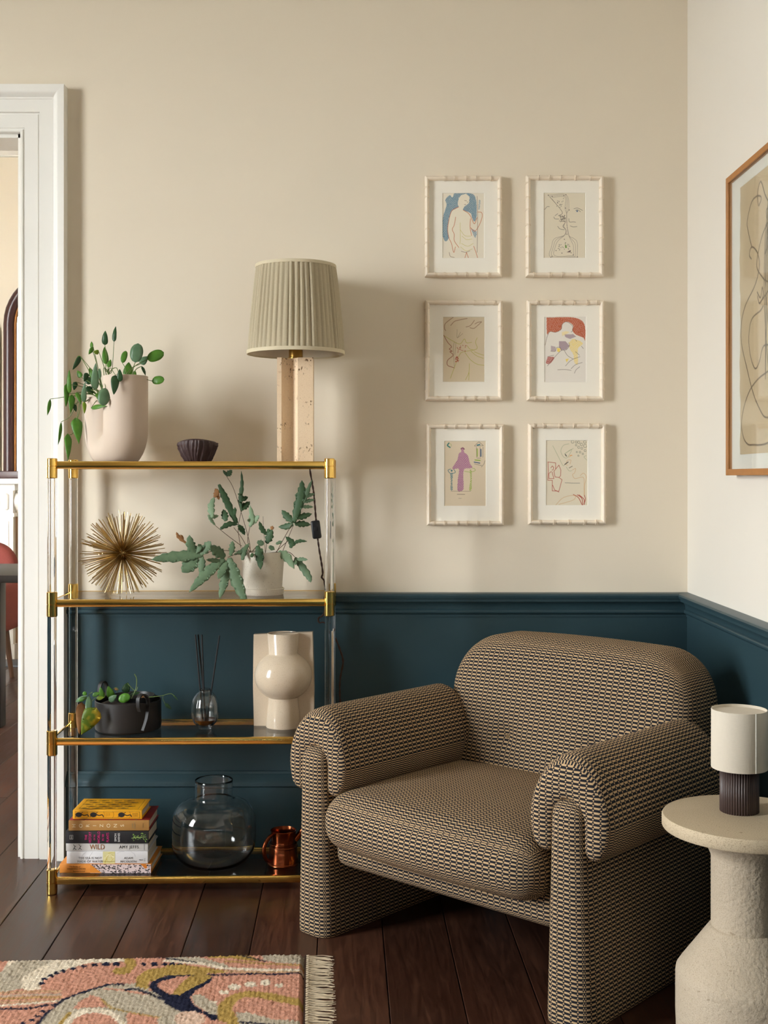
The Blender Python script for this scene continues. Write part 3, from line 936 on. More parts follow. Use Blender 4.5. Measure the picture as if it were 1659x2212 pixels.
# base, tip, width (in zoomed pixels), kind, material, depth offset of base/tip, roll, root
LV = [((880, 428), (905, 255), 116, 'round', 'leaf_blue', -.03, -.02, .2, 'R'), ((988, 400), (1136, 335), 100, 'round', 'leaf', -.01, 0, .1, 'R'),
      ((925, 440), (990, 372), 74, 'ovate', 'leaf_blue', .0, .01, .3, 'R'), ((765, 432), (796, 322), 56, 'round', 'leaf', .02, .03, .2, 'R'),
      ((812, 562), (822, 424), 88, 'ovate', 'leaf', .02, .03, .1, 'R'), ((938, 460), (972, 545), 34, 'lance', 'leaf_dark', -.02, -.02, .6, 'R'),
      ((1028, 592), (1140, 580), 78, 'round', 'leaf', -.05, -.06, .2, 'R'),
      ((608, 272), (612, 142), 58, 'ovate', 'leaf_dark', .06, .06, .3, 'L'), ((690, 242), (706, 102), 42, 'ovate', 'leaf_dark', .06, .07, .4, 'L'),
      ((504, 288), (462, 356), 40, 'lance', 'leaf', .05, .05, .3, 'L'), ((492, 300), (488, 238), 34, 'lance', 'leaf', .05, .06, .5, 'L'),
      ((556, 336), (505, 332), 44, 'ovate', 'leaf_lime', .05, .04, .3, 'L'), ((618, 444), (604, 286), 58, 'ovate', 'leaf', .06, .08, .1, 'L'),
      ((388, 372), (318, 494), 48, 'ovate', 'leaf_dark', .04, .03, .4, 'L'), ((392, 376), (352, 420), 50, 'ovate', 'leaf', .04, .05, -.4, 'L'),
      ((518, 674), (526, 433), 72, 'ovate', 'leaf_blue', .0, -.02, .2, 'L'), ((556, 574), (562, 478), 42, 'ovate', 'leaf_blue', .03, .04, .3, 'L'),
      ((744, 598), (740, 486), 52, 'ovate', 'leaf_dark', -.112, -.112, .2, 'L'), ((702, 540), (688, 716), 74, 'ovate', 'leaf_dark', -.112, -.122, .2, 'L'),
      ((612, 655), (586, 814), 104, 'round', 'leaf_blue', -.09, -.11, .1, 'L'), ((418, 784), (430, 606), 52, 'ovate', 'leaf_blue', .0, -.02, .3, 'L'),
      ((292, 706), (290, 490), 44, 'ovate', 'leaf', .03, .03, .3, 'L'), ((264, 618), (258, 826), 50, 'ovate', 'leaf', .04, .03, .3, 'L'),
      ((312, 728), (300, 888), 60, 'heart', 'leaf', .02, .01, .2, 'L'), ((354, 694), (396, 804), 42, 'ovate', 'leaf', .03, .01, .3, 'L'),
      ((424, 780), (424, 886), 36, 'ovate', 'leaf_lime', -.01, -.02, .3, 'L'), ((484, 836), (622, 818), 46, 'lance', 'leaf', -.06, -.09, .3, 'L'),
      ((346, 600), (330, 676), 46, 'ovate', 'leaf_dark', .05, .05, .2, 'L'), ((430, 580), (500, 600), 80, 'round', 'leaf_dark', .05, .05, .4, 'L'),
      ((590, 620), (640, 640), 60, 'ovate', 'leaf', .04, .04, .4, 'L'), ((450, 640), (500, 720), 66, 'ovate', 'leaf_dark', .05, .05, .3, 'L'),
      ((500, 560), (470, 470), 50, 'ovate', 'leaf', .04, .05, .3, 'L'), ((640, 470), (660, 400), 44, 'ovate', 'leaf', .05, .06, .3, 'L'), ((395, 560), (360, 500), 50, 'ovate', 'leaf', .04, .05, .3, 'L'), ((450, 520), (420, 600), 48, 'ovate', 'leaf_dark', .04, .03, .3, 'L'), ((540, 700), (560, 780), 46, 'ovate', 'leaf', -.02, -.04, .3, 'L'), ((330, 800), (350, 870), 40, 'ovate', 'leaf_dark', .02, .02, .3, 'L'), ((860, 560), (880, 500), 50, 'ovate', 'leaf', .0, .0, .3, 'R'), ((118, 755), (92, 902), 34, 'lance', 'leaf', .06, .06, .3, 'L'), ((216, 960), (188, 1166), 30, 'lance', 'leaf', .05, .05, .4, 'L'),
      ((350, 940), (376, 1158), 100, 'heart', 'leaf', .01, .0, .15, 'L'), ((276, 1084), (276, 1312), 66, 'heart', 'leaf', .0, -.02, .3, 'L')]
for b, t_2, w, kind, mt, d0, d1, roll, root in LV:
    B, T = q(*b, d0), q(*t_2, d1)
    obj('leaf', leaf_mesh(loc_(B), loc_(T), w / 4.1475 * PD / FPX, kind, roll, wave=.06), M[mt], plant, sharp=0)
    r0 = rootL if root == 'L' else rootR
    r0 = r0 + np.array((random.uniform(-.02, .02), random.uniform(-.02, .02), 0))
    e = loc_(B)
    hang = e[2] < r0[2] - .03
    if hang:
        mid = np.array((cL[0] - .072, cL[1] - .01, .215))
        pts = [r0, (r0 + mid) / 2 + np.array((0, 0, .022)), mid, np.array((e[0] * .55 + mid[0] * .45, (e[1] + mid[1]) / 2, max(e[2] + .02, .04))), e]
    else:
        mid = (r0 + e) / 2 + np.array((0, 0, .015))
        pts = [r0, mid, e]
        if b[0] > 600 and root == 'L':                # arches over the tall mouth
            pts = [r0, np.array((cL[0] + .01, cL[1] - .02, .265)), np.array((mid[0], (e[1] + cL[1]) / 2, .285)), e]
    obj('stem', tube(pts, [.0016, .0010], 6, 5), M['stem'], plant)

# ------------------------------------------------------------------ carved bowl
bc = P(427, 998, 3.63); bc[2] = Z4
def bowl_r(r, z, a):
    n_ = 0
    for k, (m, p_, s_) in enumerate(((17, .3, 14), (23, 1.7, -11), (11, 2.2, 20))):
        n_ += (1 - abs(math.sin((m * a + p_ + s_ * z + 1.2 * math.sin(3 * a + 40 * z)) / 2))) ** 6
    return r + (.0045 * n_ if r > .03 and z > 0 else 0)
prof = [(0, .0), (.033, .0), (.036, .002), (.045, .018), (.053, .036), (.0575, .052), (.0575, .060), (.054, .0645), (.048, .063), (.046, .056), (.035, .02), (0, .012)]
pf = []
for (r0, z0), (r1, z1) in zip(prof, prof[1:]):
    pf += [(r0 + (r1 - r0) * k / 4, z0 + (z1 - z0) * k / 4) for k in range(4)]
pf.append(prof[-1])
pf[0] = (0, 0)
bv, bf = lathe(pf, 160, lambda r, z, a: bowl_r(r, z, a) if z < .062 else r)
bv[:, 2] += np.where(bv[:, 2] > .05, .004 * np.cos(np.arctan2(bv[:, 1], bv[:, 0]) * 2 + PI), 0)
tag(obj('carved_bowl', (bv, bf), M['bowl'], None, tuple(bc), sharp=0), 'small dark brown bowl with carved wavy ridges on the etagere', 'bowl')

# ------------------------------------------------------------------ spiky sphere
Z3 = SHELF_Z[2]
sr = .131
sp = thing('spike_sphere', 'gold wire starburst sphere on the second shelf', 'ornament', ((265 - CX) * 3.66 / FPX, 3.66, Z3))
obj('core', move(lathe([(0, -.016), (.008, -.014), (.014, -.008), (.016, 0), (.014, .008), (.008, .014), (0, .016)], 20), (0, 0, sr - .003)), M['gold_wire'], sp)
sm = mesh('spike', *lathe([(0, .006), (.00125, .006), (.00125, .122), (0, .122)], 6)); sm.materials.append(M['gold_wire'])
NS = 300
for i in range(NS):
    z = 1 - 2 * (i + .5) / NS
    a = i * PI * (3 - 5 ** .5)
    d = Vector((math.cos(a) * math.sqrt(1 - z * z), math.sin(a) * math.sqrt(1 - z * z), z)) + Vector(rng.normal(0, .055, 3))
    d.normalize()
    o = link('spike', sm, None, sp, (0, 0, sr - .003))
    o.rotation_mode = 'QUATERNION'
    o.rotation_quaternion = d.to_track_quat('Z', 'Y')
    k = rng.uniform(.97, 1.10)
    if d.z < -.85: k = min(k, 1.045 / abs(d.z) * .985)
    o.scale = (1, 1, k)

# ------------------------------------------------------------------ fern in speckled pot
FD = 3.70
fc = P(568, 1290, FD); fc[2] = Z3
fern = thing('potted_fern', 'blue-green fern with lobed fronds in a speckled white pot', 'potted plant', tuple(fc))
obj('saucer', lathe([(0, 0), (.061, 0), (.063, .002), (.066, .019), (.0645, .0205), (.0625, .0195), (.060, .008), (0, .007)], 56), M['speckle'], fern, sharp=35)
obj('pot', lathe([(0, .008), (.056, .008), (.058, .010), (.0665, .128), (.0655, .131), (.063, .131), (.062, .128), (.060, .105), (0, .104)], 56), M['speckle'], fern, sharp=35)
obj('soil', lathe([(0, .112), (.035, .113), (.0605, .1085)], 28), M['soil'], fern)
q = zpt(320, 980, 3.95, FD)
def frond(lobes, mt, d, name='frond'):
    """each lobe: points in zoomed pixels and a half width; together one frond"""
    parts = []
    for pts, hwz in lobes:
        n_ = len(pts)
        dd = d if isinstance(d, tuple) else (d, d)
        ctr = [loc2(q(x, y, dd[0] + (dd[1] - dd[0]) * i / max(1, n_ - 1))) for i, (x, y) in enumerate(pts)]
        ctr = catmull(ctr, 6) if n_ > 2 else [ctr[0] + (ctr[1] - ctr[0]) * i / 6 for i in range(7)]
        m = len(ctr)
        hw_ = hwz / 3.95 * FD / FPX
        V, F = [], []
        for i, c in enumerate(ctr):
            T = ctr[min(i + 1, m - 1)] - ctr[max(0, i - 1)]; T /= np.linalg.norm(T) + 1e-12
            view = np.array((-.15, -1, .25)); nrm = view - T * np.dot(view, T); nrm /= np.linalg.norm(nrm)
            S_ = np.cross(T, nrm)
            t = i / (m - 1)
            w = hw_ * max(.06, (min(1, .35 + t * 2.2)) * (1 - max(0, t - .55) / .45) ** .6 if t < 1 else .06)
            wv = 1 + .16 * math.sin(i * 2.1)
            for k, qq in enumerate((-1, -.5, 0, .5, 1)):
                V.append(c + S_ * qq * w * (wv if abs(qq) == 1 else 1) + nrm * (-.18 * w * qq * qq + (.16 * w * math.sin(i * 2.1 + k) if abs(qq) == 1 else 0)))
        for i in range(m - 1):
            for k in range(4):
                F.append([i * 5 + k, i * 5 + k + 1, (i + 1) * 5 + k + 1, (i + 1) * 5 + k])
        n0 = len(V)
        V += [v + np.array((0, .0006, 0)) for v in V]
        F += [[a + n0 for a in f[::-1]] for f in F]
        rim = list(range(5)) + [i * 5 + 4 for i in range(1, m)] + [(m - 1) * 5 + k for k in (3, 2, 1, 0)] + [i * 5 for i in range(m - 2, 0, -1)]
        F += [[a, b, b + n0, a + n0][::-1] for a, b in zip(rim, rim[1:] + rim[:1])]
        parts.append((np.array(V), F))
    return obj(name, join(parts), M[mt], fern, sharp=0)
def loc2(p): return p - fc
def fstem(pts, d, r=.0011):
    dd = np.linspace(d[0], d[1], len(pts))
    obj('stem', tube([loc2(q(x, y, e)) for (x, y), e in zip(pts, dd)], [r * .8, r], 6, 5), M['stem_brown'], fern)
R0 = (880, 850)
frond([([(470, 862), (330, 870), (150, 885), (30, 905)], 46), ([(405, 865), (362, 780), (352, 695)], 40), ([(440, 865), (500, 795), (535, 750)], 40), ([(415, 880), (345, 955), (290, 1012)], 62), ([(455, 870), (455, 950), (445, 1025)], 32), ([(400, 850), (440, 800), (430, 770)], 24)], 'frond', (-.10, -.12))
fstem([(430, 868), (560, 830), (700, 828), R0], (-.10, -.02))
frond([([(650, 895), (540, 980), (440, 1080), (350, 1182)], 46), ([(690, 890), (720, 1000), (780, 1150), (842, 1298)], 52), ([(655, 885), (590, 835), (525, 785)], 44), ([(700, 872), (715, 800), (722, 745)], 27), ([(670, 915), (630, 1000), (598, 1068)], 36), ([(620, 912), (560, 910), (495, 905)], 20), ([(670, 990), (645, 1100), (610, 1235)], 38)], 'frond', (-.12, -.15))
fstem([(680, 885), (760, 855), R0], (-.12, -.02))
frond([([(805, 908), (818, 825), (862, 765)], 26), ([(735, 860), (800, 830), (830, 790)], 18)], 'frond', (-.07, -.05))
frond([([(930, 785), (950, 880), (960, 988)], 36), ([(960, 810), (972, 840)], 16), ([(880, 850), (890, 885)], 18)], 'frond_dark', (-.06, -.09))
fstem([(925, 790), (900, 820), R0], (-.06, -.02))
frond([([(1108, 838), (1180, 880), (1247, 982)], 38)], 'frond_pale', (-.03, -.05))
frond([([(1252, 888), (1310, 960), (1370, 1050), (1388, 1098)], 30), ([(1262, 902), (1310, 900), (1362, 905)], 17), ([(1250, 900), (1260, 950)], 18)], 'frond', (-.03, -.06))
fstem([(1258, 888), (1205, 842), (1130, 838), (1000, 850)], (-.03, .0))
frond([([(1240, 592), (1278, 450), (1308, 310), (1312, 228)], 40), ([(1238, 585), (1180, 530), (1140, 482)], 30), ([(1238, 602), (1180, 620), (1112, 625)], 27), ([(1250, 600), (1320, 598), (1388, 606)], 27), ([(1260, 552), (1330, 530), (1398, 512)], 27)], 'frond_dark', (-.04, -.02))
fstem([(1225, 605), (1160, 720), (1090, 850)], (-.04, .0))
frond([([(1300, 470), (1355, 330), (1398, 222)], 20), ([(1335, 372), (1380, 352), (1422, 342)], 17), ([(1325, 415), (1370, 400), (1422, 392)], 17), ([(1305, 455), (1360, 452), (1410, 455)], 15), ([(1290, 372), (1250, 350)], 13), ([(1275, 440), (1238, 448)], 13)], 'frond', (.02, .03))
fstem([(1240, 610), (1190, 730), (1140, 850)], (.01, .02))
frond([([(795, 495), (788, 390), (800, 260), (795, 148)], 18), ([(792, 480), (830, 440), (868, 408)], 30), ([(792, 405), (820, 380), (852, 368)], 24), ([(785, 350), (765, 340)], 10), ([(782, 420), (765, 395)], 10)], 'frond_dark', (.03, .05))
fstem([(795, 490), (768, 640), (790, 800)], (.03, .0))
frond([([(640, 142), (655, 165), (668, 190)], 11), ([(668, 188), (690, 165), (716, 140)], 26)], 'frond_dark', (.0, .0))
fstem([(668, 190), (725, 290), (785, 470), (862, 745), (870, 850)], (.0, .01))
frond([([(548, 548), (535, 450), (565, 365)], 30), ([(520, 532), (560, 535), (602, 528)], 20), ([(510, 520), (540, 570), (575, 615)], 14)], 'frond_pale', (.0, .02))
frond([([(565, 372), (585, 330), (570, 298)], 26), ([(590, 350), (605, 395)], 14)], 'leaf_brown', (.01, .02), 'dried_frond_tip')
fstem([(575, 615), (680, 700), (800, 790)], (.0, .01))
frond([([(603, 262), (640, 345), (680, 430), (740, 560), (768, 592)], 30), ([(665, 575), (650, 520), (640, 475)], 30), ([(615, 642), (690, 600), (770, 602)], 24), ([(738, 520), (740, 455)], 16), ([(770, 608), (800, 650), (825, 695)], 24)], 'frond_dark', (.01, .03))
fstem([(730, 630), (800, 720), (870, 850)], (.01, .01))
frond([([(868, 625), (885, 550), (868, 440)], 26), ([(885, 605), (915, 560), (948, 528)], 24), ([(870, 575), (848, 560)], 14)], 'frond_pale', (-.02, -.03))
fstem([(868, 625), (850, 740), (880, 850)], (-.02, .0))
frond([([(1010, 692), (970, 640), (948, 578)], 22), ([(1008, 765), (1035, 705), (1056, 640)], 34), ([(1015, 680), (1035, 640)], 18)], 'frond_dark', (-.01, -.02))
frond([([(1052, 648), (1062, 615)], 17)], 'leaf_brown', (-.02, -.02), 'dried_frond_tip')
fstem([(1012, 762), (1000, 850)], (-.01, .0))
frond([([(1215, 805), (1222, 755), (1172, 708)], 26), ([(1230, 768), (1290, 745), (1357, 748)], 15), ([(1230, 770), (1262, 770)], 16)], 'frond_dark', (-.02, -.02))
fstem([(1200, 740), (1140, 790), (1080, 850)], (-.02, .0))
frond([([(330, 768), (262, 712), (240, 668)], 15), ([(300, 730), (275, 690)], 12)], 'leaf_brown', (-.08, -.09), 'dried_frond_tip')
frond([([(930, 750), (965, 765), (985, 780)], 26)], 'frond', (-.02, -.02))
frond([([(1090, 770), (1145, 745)], 15), ([(1030, 790), (1080, 820)], 20)], 'frond', (-.03, -.03))
fstem([(980, 535), (985, 640), (1000, 850)], (.0, .02), .0007)

# ------------------------------------------------------------------ dark pot with loop handles
Z2 = SHELF_Z[1]
KD = 3.672
kc = P(277, 1590, KD); kc[2] = Z2
dp = thing('leather_pot_plant', 'dark leather pot with loop handles holding a straggly plant with a yellow leaf', 'potted plant', tuple(kc))
kr = .0995
obj('pot', lathe([(0, 0), (kr - .006, 0), (kr - .001, .004), (kr, .012), (kr, .088), (kr - .0015, .090), (kr - .004, .088), (kr - .005, .02), (0, .016)], 64), M['dark_pot'], dp, sharp=35)
obj('inner_pot', move(lathe([(0, .05), (.060, .05), (.066, .100), (.064, .100), (.058, .085), (0, .084)], 40), (.012, .012, 0)), M['black_plastic'], dp, sharp=35)
obj('soil', lathe([(0, .094), (.04, .092), (.063, .084), (.094, .072)], 40), M['soil'], dp)
def strap(pts, w, t, side, name='handle'):
    c = catmull(pts, 6)
    V, F = [], []
    m = len(c)
    sd = np.asarray(side, float); sd /= np.linalg.norm(sd)
    for i, p in enumerate(c):
        T = c[min(i + 1, m - 1)] - c[max(0, i - 1)]; T /= np.linalg.norm(T)
        N = np.cross(T, sd); N /= np.linalg.norm(N)
        V += [p - sd * w / 2 - N * t / 2, p + sd * w / 2 - N * t / 2, p + sd * w / 2 + N * t / 2, p - sd * w / 2 + N * t / 2]
    for i in range(m - 1):
        for k in range(4): F.append([i * 4 + k, i * 4 + (k + 1) % 4, i * 4 + 4 + (k + 1) % 4, i * 4 + 4 + k])
    F += [[3, 2, 1, 0], [(m - 1) * 4 + k for k in range(4)]]
    return obj(name, (np.array(V), F), M['dark_strap'], dp, sharp=30)
def on_rim(a, r, z): return np.array((r * math.cos(a), r * math.sin(a), z))
for a in (math.radians(-52), math.radians(150)):
    td = np.array((-math.sin(a), math.cos(a), 0))
    o_ = kr + .003
    pts = [on_rim(a, o_, .012), on_rim(a, o_, .05), on_rim(a, o_ + .001, .085) + td * .004, on_rim(a, o_ - .004, .115) + td * .012, on_rim(a, o_ - .016, .131) + td * .012, on_rim(a, o_ - .030, .118) + td * .006, on_rim(a, o_ - .028, .09), on_rim(a, o_ - .012, .07)]
    if a < 0:   # the near handle shows its loop side-on
        rad = on_rim(a, 1, 0)
        pts = [on_rim(a, o_, .010) - td * .004, on_rim(a, o_ + .001, .045) + td * .008, on_rim(a, o_ + .002, .085) + td * .014, on_rim(a, o_ + .002, .108) + td * .010, on_rim(a, o_ + .002, .119) - td * .004, on_rim(a, o_ + .002, .108) - td * .018, on_rim(a, o_ + .002, .085) - td * .019, on_rim(a, o_ + .001, .068) - td * .014]
        strap(pts, .013, .0035, rad * .8 + td * .3)
    else:
        rad = on_rim(a, 1, 0)
        pts = [on_rim(a, o_, .05) + td * .016, on_rim(a, o_, .10) + td * .017, on_rim(a, o_, .126) + td * .012, on_rim(a, o_, .134), on_rim(a, o_, .126) - td * .012, on_rim(a, o_, .10) - td * .017, on_rim(a, o_, .05) - td * .016]
        strap(pts, .013, .0035, rad)
q = zpt(90, 1340, 4.74, KD)
def loc3(p): return p - kc
LV = [((486, 772), (470, 1012), 66, 'lance', 'leaf_blue', -.09, -.125, .1), ((545, 918), (405, 1172), 185, 'heart', 'leaf_yellow', -.118, -.128, .1),
      ((410, 838), (385, 1168), 105, 'ovate', 'leaf_brown', -.09, -.115, .2), ((348, 835), (474, 764), 44, 'lance', 'leaf_blue', -.06, -.07, .3),
      ((625, 800), (600, 680), 58, 'ovate', 'leaf', -.03, -.03, .3), ((720, 800), (680, 672), 82, 'ovate', 'leaf', -.04, -.05, .2),
      ((690, 828), (770, 764), 66, 'ovate', 'leaf_blue', -.06, -.06, .2), ((785, 815), (908, 775), 92, 'round', 'leaf', -.06, -.06, .2),
      ((850, 740), (884, 636), 84, 'ovate', 'leaf_dark', -.01, 0, .2), ((520, 770), (604, 742), 46, 'ovate', 'leaf', -.03, -.03, .3),
      ((430, 770), (450, 730), 44, 'round', 'leaf', -.05, -.05, .2), ((380, 820), (470, 790), 46, 'lance', 'leaf', -.07, -.08, .3),
      ((560, 800), (640, 790), 44, 'lance', 'leaf_lime', -.06, -.06, .3), ((745, 700), (790, 710), 30, 'lance', 'leaf_brown', -.02, -.02, .3),
      ((1260, 850), (1330, 912), 40, 'lance', 'leaf_dark', -.03, -.03, .3), ((1345, 762), (1398, 822), 16, 'lance', 'leaf_dark', -.03, -.03, .3),
      ((900, 760), (1010, 740), 40, 'lance', 'leaf_dark', .0, .0, .4), ((1000, 770), (1060, 800), 40, 'lance', 'leaf_brown', -.02, -.02, .4)]
for b, t_2, w, kind, mt, d0, d1, roll in LV:
    obj('leaf', leaf_mesh(loc3(q(*b, d0)), loc3(q(*t_2, d1)), w / 4.74 * KD / FPX, kind, roll, wave=.1), M[mt], dp, sharp=0)
for pts, r, mt in (([(950, 548), (972, 600), (965, 700), (920, 800)], .0014, 'stem'), ([(880, 645), (920, 690), (965, 722), (985, 680)], .0011, 'stem'),
                   ([(1060, 790), (1190, 778), (1245, 768), (1320, 750), (1360, 775)], .0010, 'stem'), ([(1245, 770), (1240, 800), (1262, 852)], .0008, 'stem'),
                   ([(510, 832), (560, 790), (640, 790), (650, 740)], .0012, 'stem'), ([(720, 720), (750, 690), (780, 700), (770, 740)], .0012, 'stem'),
                   ([(640, 850), (700, 830), (760, 860)], .0008, 'stem_brown'), ([(980, 800), (1030, 760), (1060, 800)], .0008, 'stem_brown'), ([(490, 790), (486, 760), (520, 735)], .0012, 'stem')):
    obj('stem', tube([loc3(q(x, y, -.04)) for x, y in pts], r, 6, 5), M[mt], dp)

# ------------------------------------------------------------------ reed diffuser
DD = 3.662
dc = P(443, 1580, DD); dc[2] = Z2
rd = thing('reed_diffuser', 'small ribbed glass reed diffuser with black reeds and amber oil', 'reed diffuser', tuple(dc))
prof = [(0, .001), (.0185, .001), (.019, .004), (.019, .0065), (.026, .012), (.035, .022), (.0405, .038), (.042, .056), (.0405, .078), (.034, .098), (.024, .110), (.0165, .1135), (.0165, .119), (.0175, .121), (.0165, .1215), (.0145, .120), (.0145, .1135), (.0225, .1085), (.0325, .097), (.0388, .078), (.0402, .056), (.0388, .039), (.0335, .0235), (.0245, .0135), (.016, .010), (0, .0095)]
rib = lambda r, z, a: r * (1 + (.014 * math.cos(18 * a) if .012 < z < .108 else 0))
obj('bottle', lathe(prof, 108, rib), M['glass_solid'], rd, sharp=0)
obj('oil', lathe([(0, .0100), (.0155, .0104), (.0238, .0140), (.0325, .0238), (.0358, .0305), (0, .0305)], 48), M['liquid'], rd, sharp=30)
for (tx, ty), (bx, by), d in (((422, 1371), (439, 1566), .0), ((428, 1370.5), (446, 1566), .008), ((436, 1371), (443, 1566), -.006), ((474, 1373), (446, 1563), .004)):
    obj('reed', tube([P(tx, ty, DD + d) - dc, P(bx, by, DD) - dc], .0024, 10), M['black_reed'], rd, sharp=50)

# ------------------------------------------------------------------ ceramic vase with back slab
VD = 3.698
vc = P(612, 1576, VD); vc[2] = Z2
sc_ = VD / FPX
vs = thing('ceramic_vase', 'glossy cream ceramic vase with round belly set against a flat slab', 'vase', tuple(vc), math.radians(-3))
prof = [(0, 0), (.052, 0), (.0535, .003), (.049, .05), (.0455, .088)] + [(.0885 * math.sin(t), .157 - .0775 * math.cos(t)) for t in np.linspace(.545, PI - .545, 24)] + \
       [(.0445, .226), (.0495, .285), (.0485, .2875), (.0465, .2875), (.044, .27), (.0405, .226), (.055, .20), (0, .15)]
obj('vase_body', lathe(prof, 72), M['glaze'], vs, sharp=40)
slab = [(-.092, 0), (.093, 0), (.094, .12), (.089, .290), (-.093, .2815), (-.095, .13)]
V, F = extrude_profile(slab, lambda x, z: (x, .006, z), lambda x, z: (x, .030, z))
obj('back_slab', (V, F), M['glaze'], vs, smooth=False)

# ------------------------------------------------------------------ books
Z1 = SHELF_Z[0]
TXT = plain
def ink(rgb):
    key = 'ink_%d_%d_%d' % rgb
    if key not in M: M[key] = plain(key, rgb, .6, var=.02)
    return M[key]
def text(parent, body, size, x, z, rgb, rot=0.0, y=-.0006, name='lettering', align='CENTER', sx=1.0, space=1.0):
    """flat print on the spine (spine faces local -Y); rot turns it in the plane of the spine"""
    c = bpy.data.curves.new(name, 'FONT')
    c.body = body; c.size = size; c.align_x = align; c.align_y = 'CENTER'; c.space_character = space
    c.extrude = .00012; c.resolution_u = 3
    o = bpy.data.objects.new(name, c); COL.objects.link(o)
    c.materials.append(ink(rgb))
    o.parent = parent
    o.matrix_local = Matrix.Translation((x, y, z)) @ Matrix.Rotation(PI / 2, 4, 'X') @ Matrix.Rotation(rot, 4, 'Z') @ Matrix.Diagonal((sx, 1, 1, 1))
    return o
def spine_canvas(w, h, base, step=.0008):
    return Canvas(w, h, step, base)
def put_canvas(cv, parent, name, y=-.0004, x0=0.0, bulge=0.0, z0=0.0):
    """canvas y runs down from the top edge of the spine"""
    me = cv.mesh(name, lambda x, yy: np.stack((x0 + x, np.full_like(x, y), z0 + cv.h - yy), 1))
    me.materials.append(M['cover_print'])
    return link(name, me, None, parent)
book_z = Z1
def book(label, rgb, pxl, pxr, th, depth, D, yaw=0.0, cov=.0028, spine_rgb=None, round_spine=False, soft=False):
    global book_z
    x0, x1 = (pxl - CX) * D / FPX, (pxr - CX) * D / FPX
    w = x1 - x0
    b = thing('book', label, 'book', (x0, D, book_z), yaw, 'stack of books on the bottom shelf')
    m = ink(rgb); ms = ink(spine_rgb) if spine_rgb else m
    obj('front_cover', bevbox(0, w, .004, depth, th - cov, th, .0008), m, b)
    obj('back_cover', bevbox(0, w, .004, depth, 0, cov, .0008), m, b)
    obj('spine', bevbox(0, w, 0, .0055, 0, th, .0016), ms, b)
    ins = 0 if soft else .004
    obj('page_block', box(ins + .0005, w - ins - .0005, .005, depth - ins - .0005, cov, th - cov), M['pages'], b, smooth=False)
    b['_w'] = w; b['_t'] = th
    book_z += th + .0002
    return b, w, th
# bottom, orange with a leopard pattern
b, w, t = book('orange hardback with black and white leopard spots, lowest in the stack', (214, 134, 48), 128.5, 326.8, .0262, .178, 3.568)
cv = spine_canvas(w * .66, t, (216, 196, 196))
for i in range(190):
    x, y = random.uniform(0, w * .66), random.uniform(0, t)
    cv.dot(x, y, random.uniform(.0012, .0030), random.uniform(.0010, .0019), (22, 18, 20))
V0 = cv.inside([(0, 0), (.035, t), (0, t)])
cv.put(V0.astype(float), (214, 134, 48))
cv.put(cv.inside([(w * .66 - .030, 0), (w * .66 - .014, 0), (w * .66 - .010, .010), (w * .66 - .016, .014)]).astype(float), (206, 120, 40))
put_canvas(cv, b, 'spotted_print', x0=w * .335)
text(b, 'The Book of', .0065, .045, t * .72, (120, 74, 24)); text(b, 'VANISHING SPECIES', .0062, .050, t * .47, (96, 60, 22)); text(b, 'Beatrice Forshall', .0052, .058, t * .20, (96, 60, 22))
# white
b, w, t = book('thick white hardback with a yellow-green patch in the middle of its spine', (222, 220, 222), 143.7, 319.6, .0362, .158, 3.572)
cv = spine_canvas(.036, t, (214, 206, 150))
for i in range(9): cv.line([(random.uniform(0, .01), random.uniform(0, t)), (.018, random.uniform(0, t)), (random.uniform(.026, .036), random.uniform(0, t))], .0012, random.choice([(196, 178, 84), (232, 226, 190), (186, 168, 70), (226, 214, 160)]))
cv.line([(0, t * .80), (.018, t * .84), (.036, t * .80)], .0014, (140, 128, 40))
put_canvas(cv, b, 'wave_print', x0=.108)
for pts in ([(.06, 0), (.047, .012), (.042, t)], [(.078, 0), (.066, .02), (.064, t)], [(.150, .006), (.160, .001), (.172, 0)], [(.19, 0), (.202, .008), (.204, .016)]):
    obj('line_print', tube([(x, -.0002, t - y) for x, y in pts], .00022, 4, 4), ink((150, 150, 156)), b)
text(b, 'THE SEA IS NOT', .0088, .070, t * .46, (96, 92, 92), space=1.1); text(b, 'MADE OF WATER', .0088, .070, t * .18, (84, 80, 80), space=1.1)
text(b, 'ADAM', .0088, .184, t * .46, (84, 80, 80), space=1.1); text(b, 'NICOLSON', .0088, .184, t * .18, (72, 70, 72), space=1.1)
obj('emblem', join([move(tube([(0, 0, 0), (.012, 0, 0)], .0005, 5), (.215, -.0004, t * .33)), move(lathe([(0, -.0003), (.0038, -.0003), (.0038, .0003), (0, .0003)], 16), (.219, -.0002, t * .33))]), ink((70, 70, 76)), b)
text(b, 'W C', .005, .2325, t * .33, (120, 118, 120), PI / 2)
# WILD
b, w, t = book('pale grey hardback with bronze title lettering, between the white and the black book', (206, 202, 198), 142.4, 319.6, .0236, .150, 3.574, math.radians(.6))
text(b, 'WILD', .0215, .093, t * .50, (150, 88, 34), sx=.82); text(b, 'AMY JEFFS', .0125, .187, t * .50, (34, 32, 34), sx=.95, space=1.1)
for dx in (0, .016):
    obj('bird_print', join([tube([(x + dx, -.0004, t - z) for x, z in pp], .0007, 5, 3) for pp in ([(.022, .004), (.027, .010), (.021, .019)], [(.026, .010), (.030, .008)], [(.024, .014), (.031, .019)])]), ink((30, 28, 30)), b)
obj('line_print', box(.232, .2326, -.0005, 0, .003, t - .003), ink((70, 66, 66)), b, smooth=False)
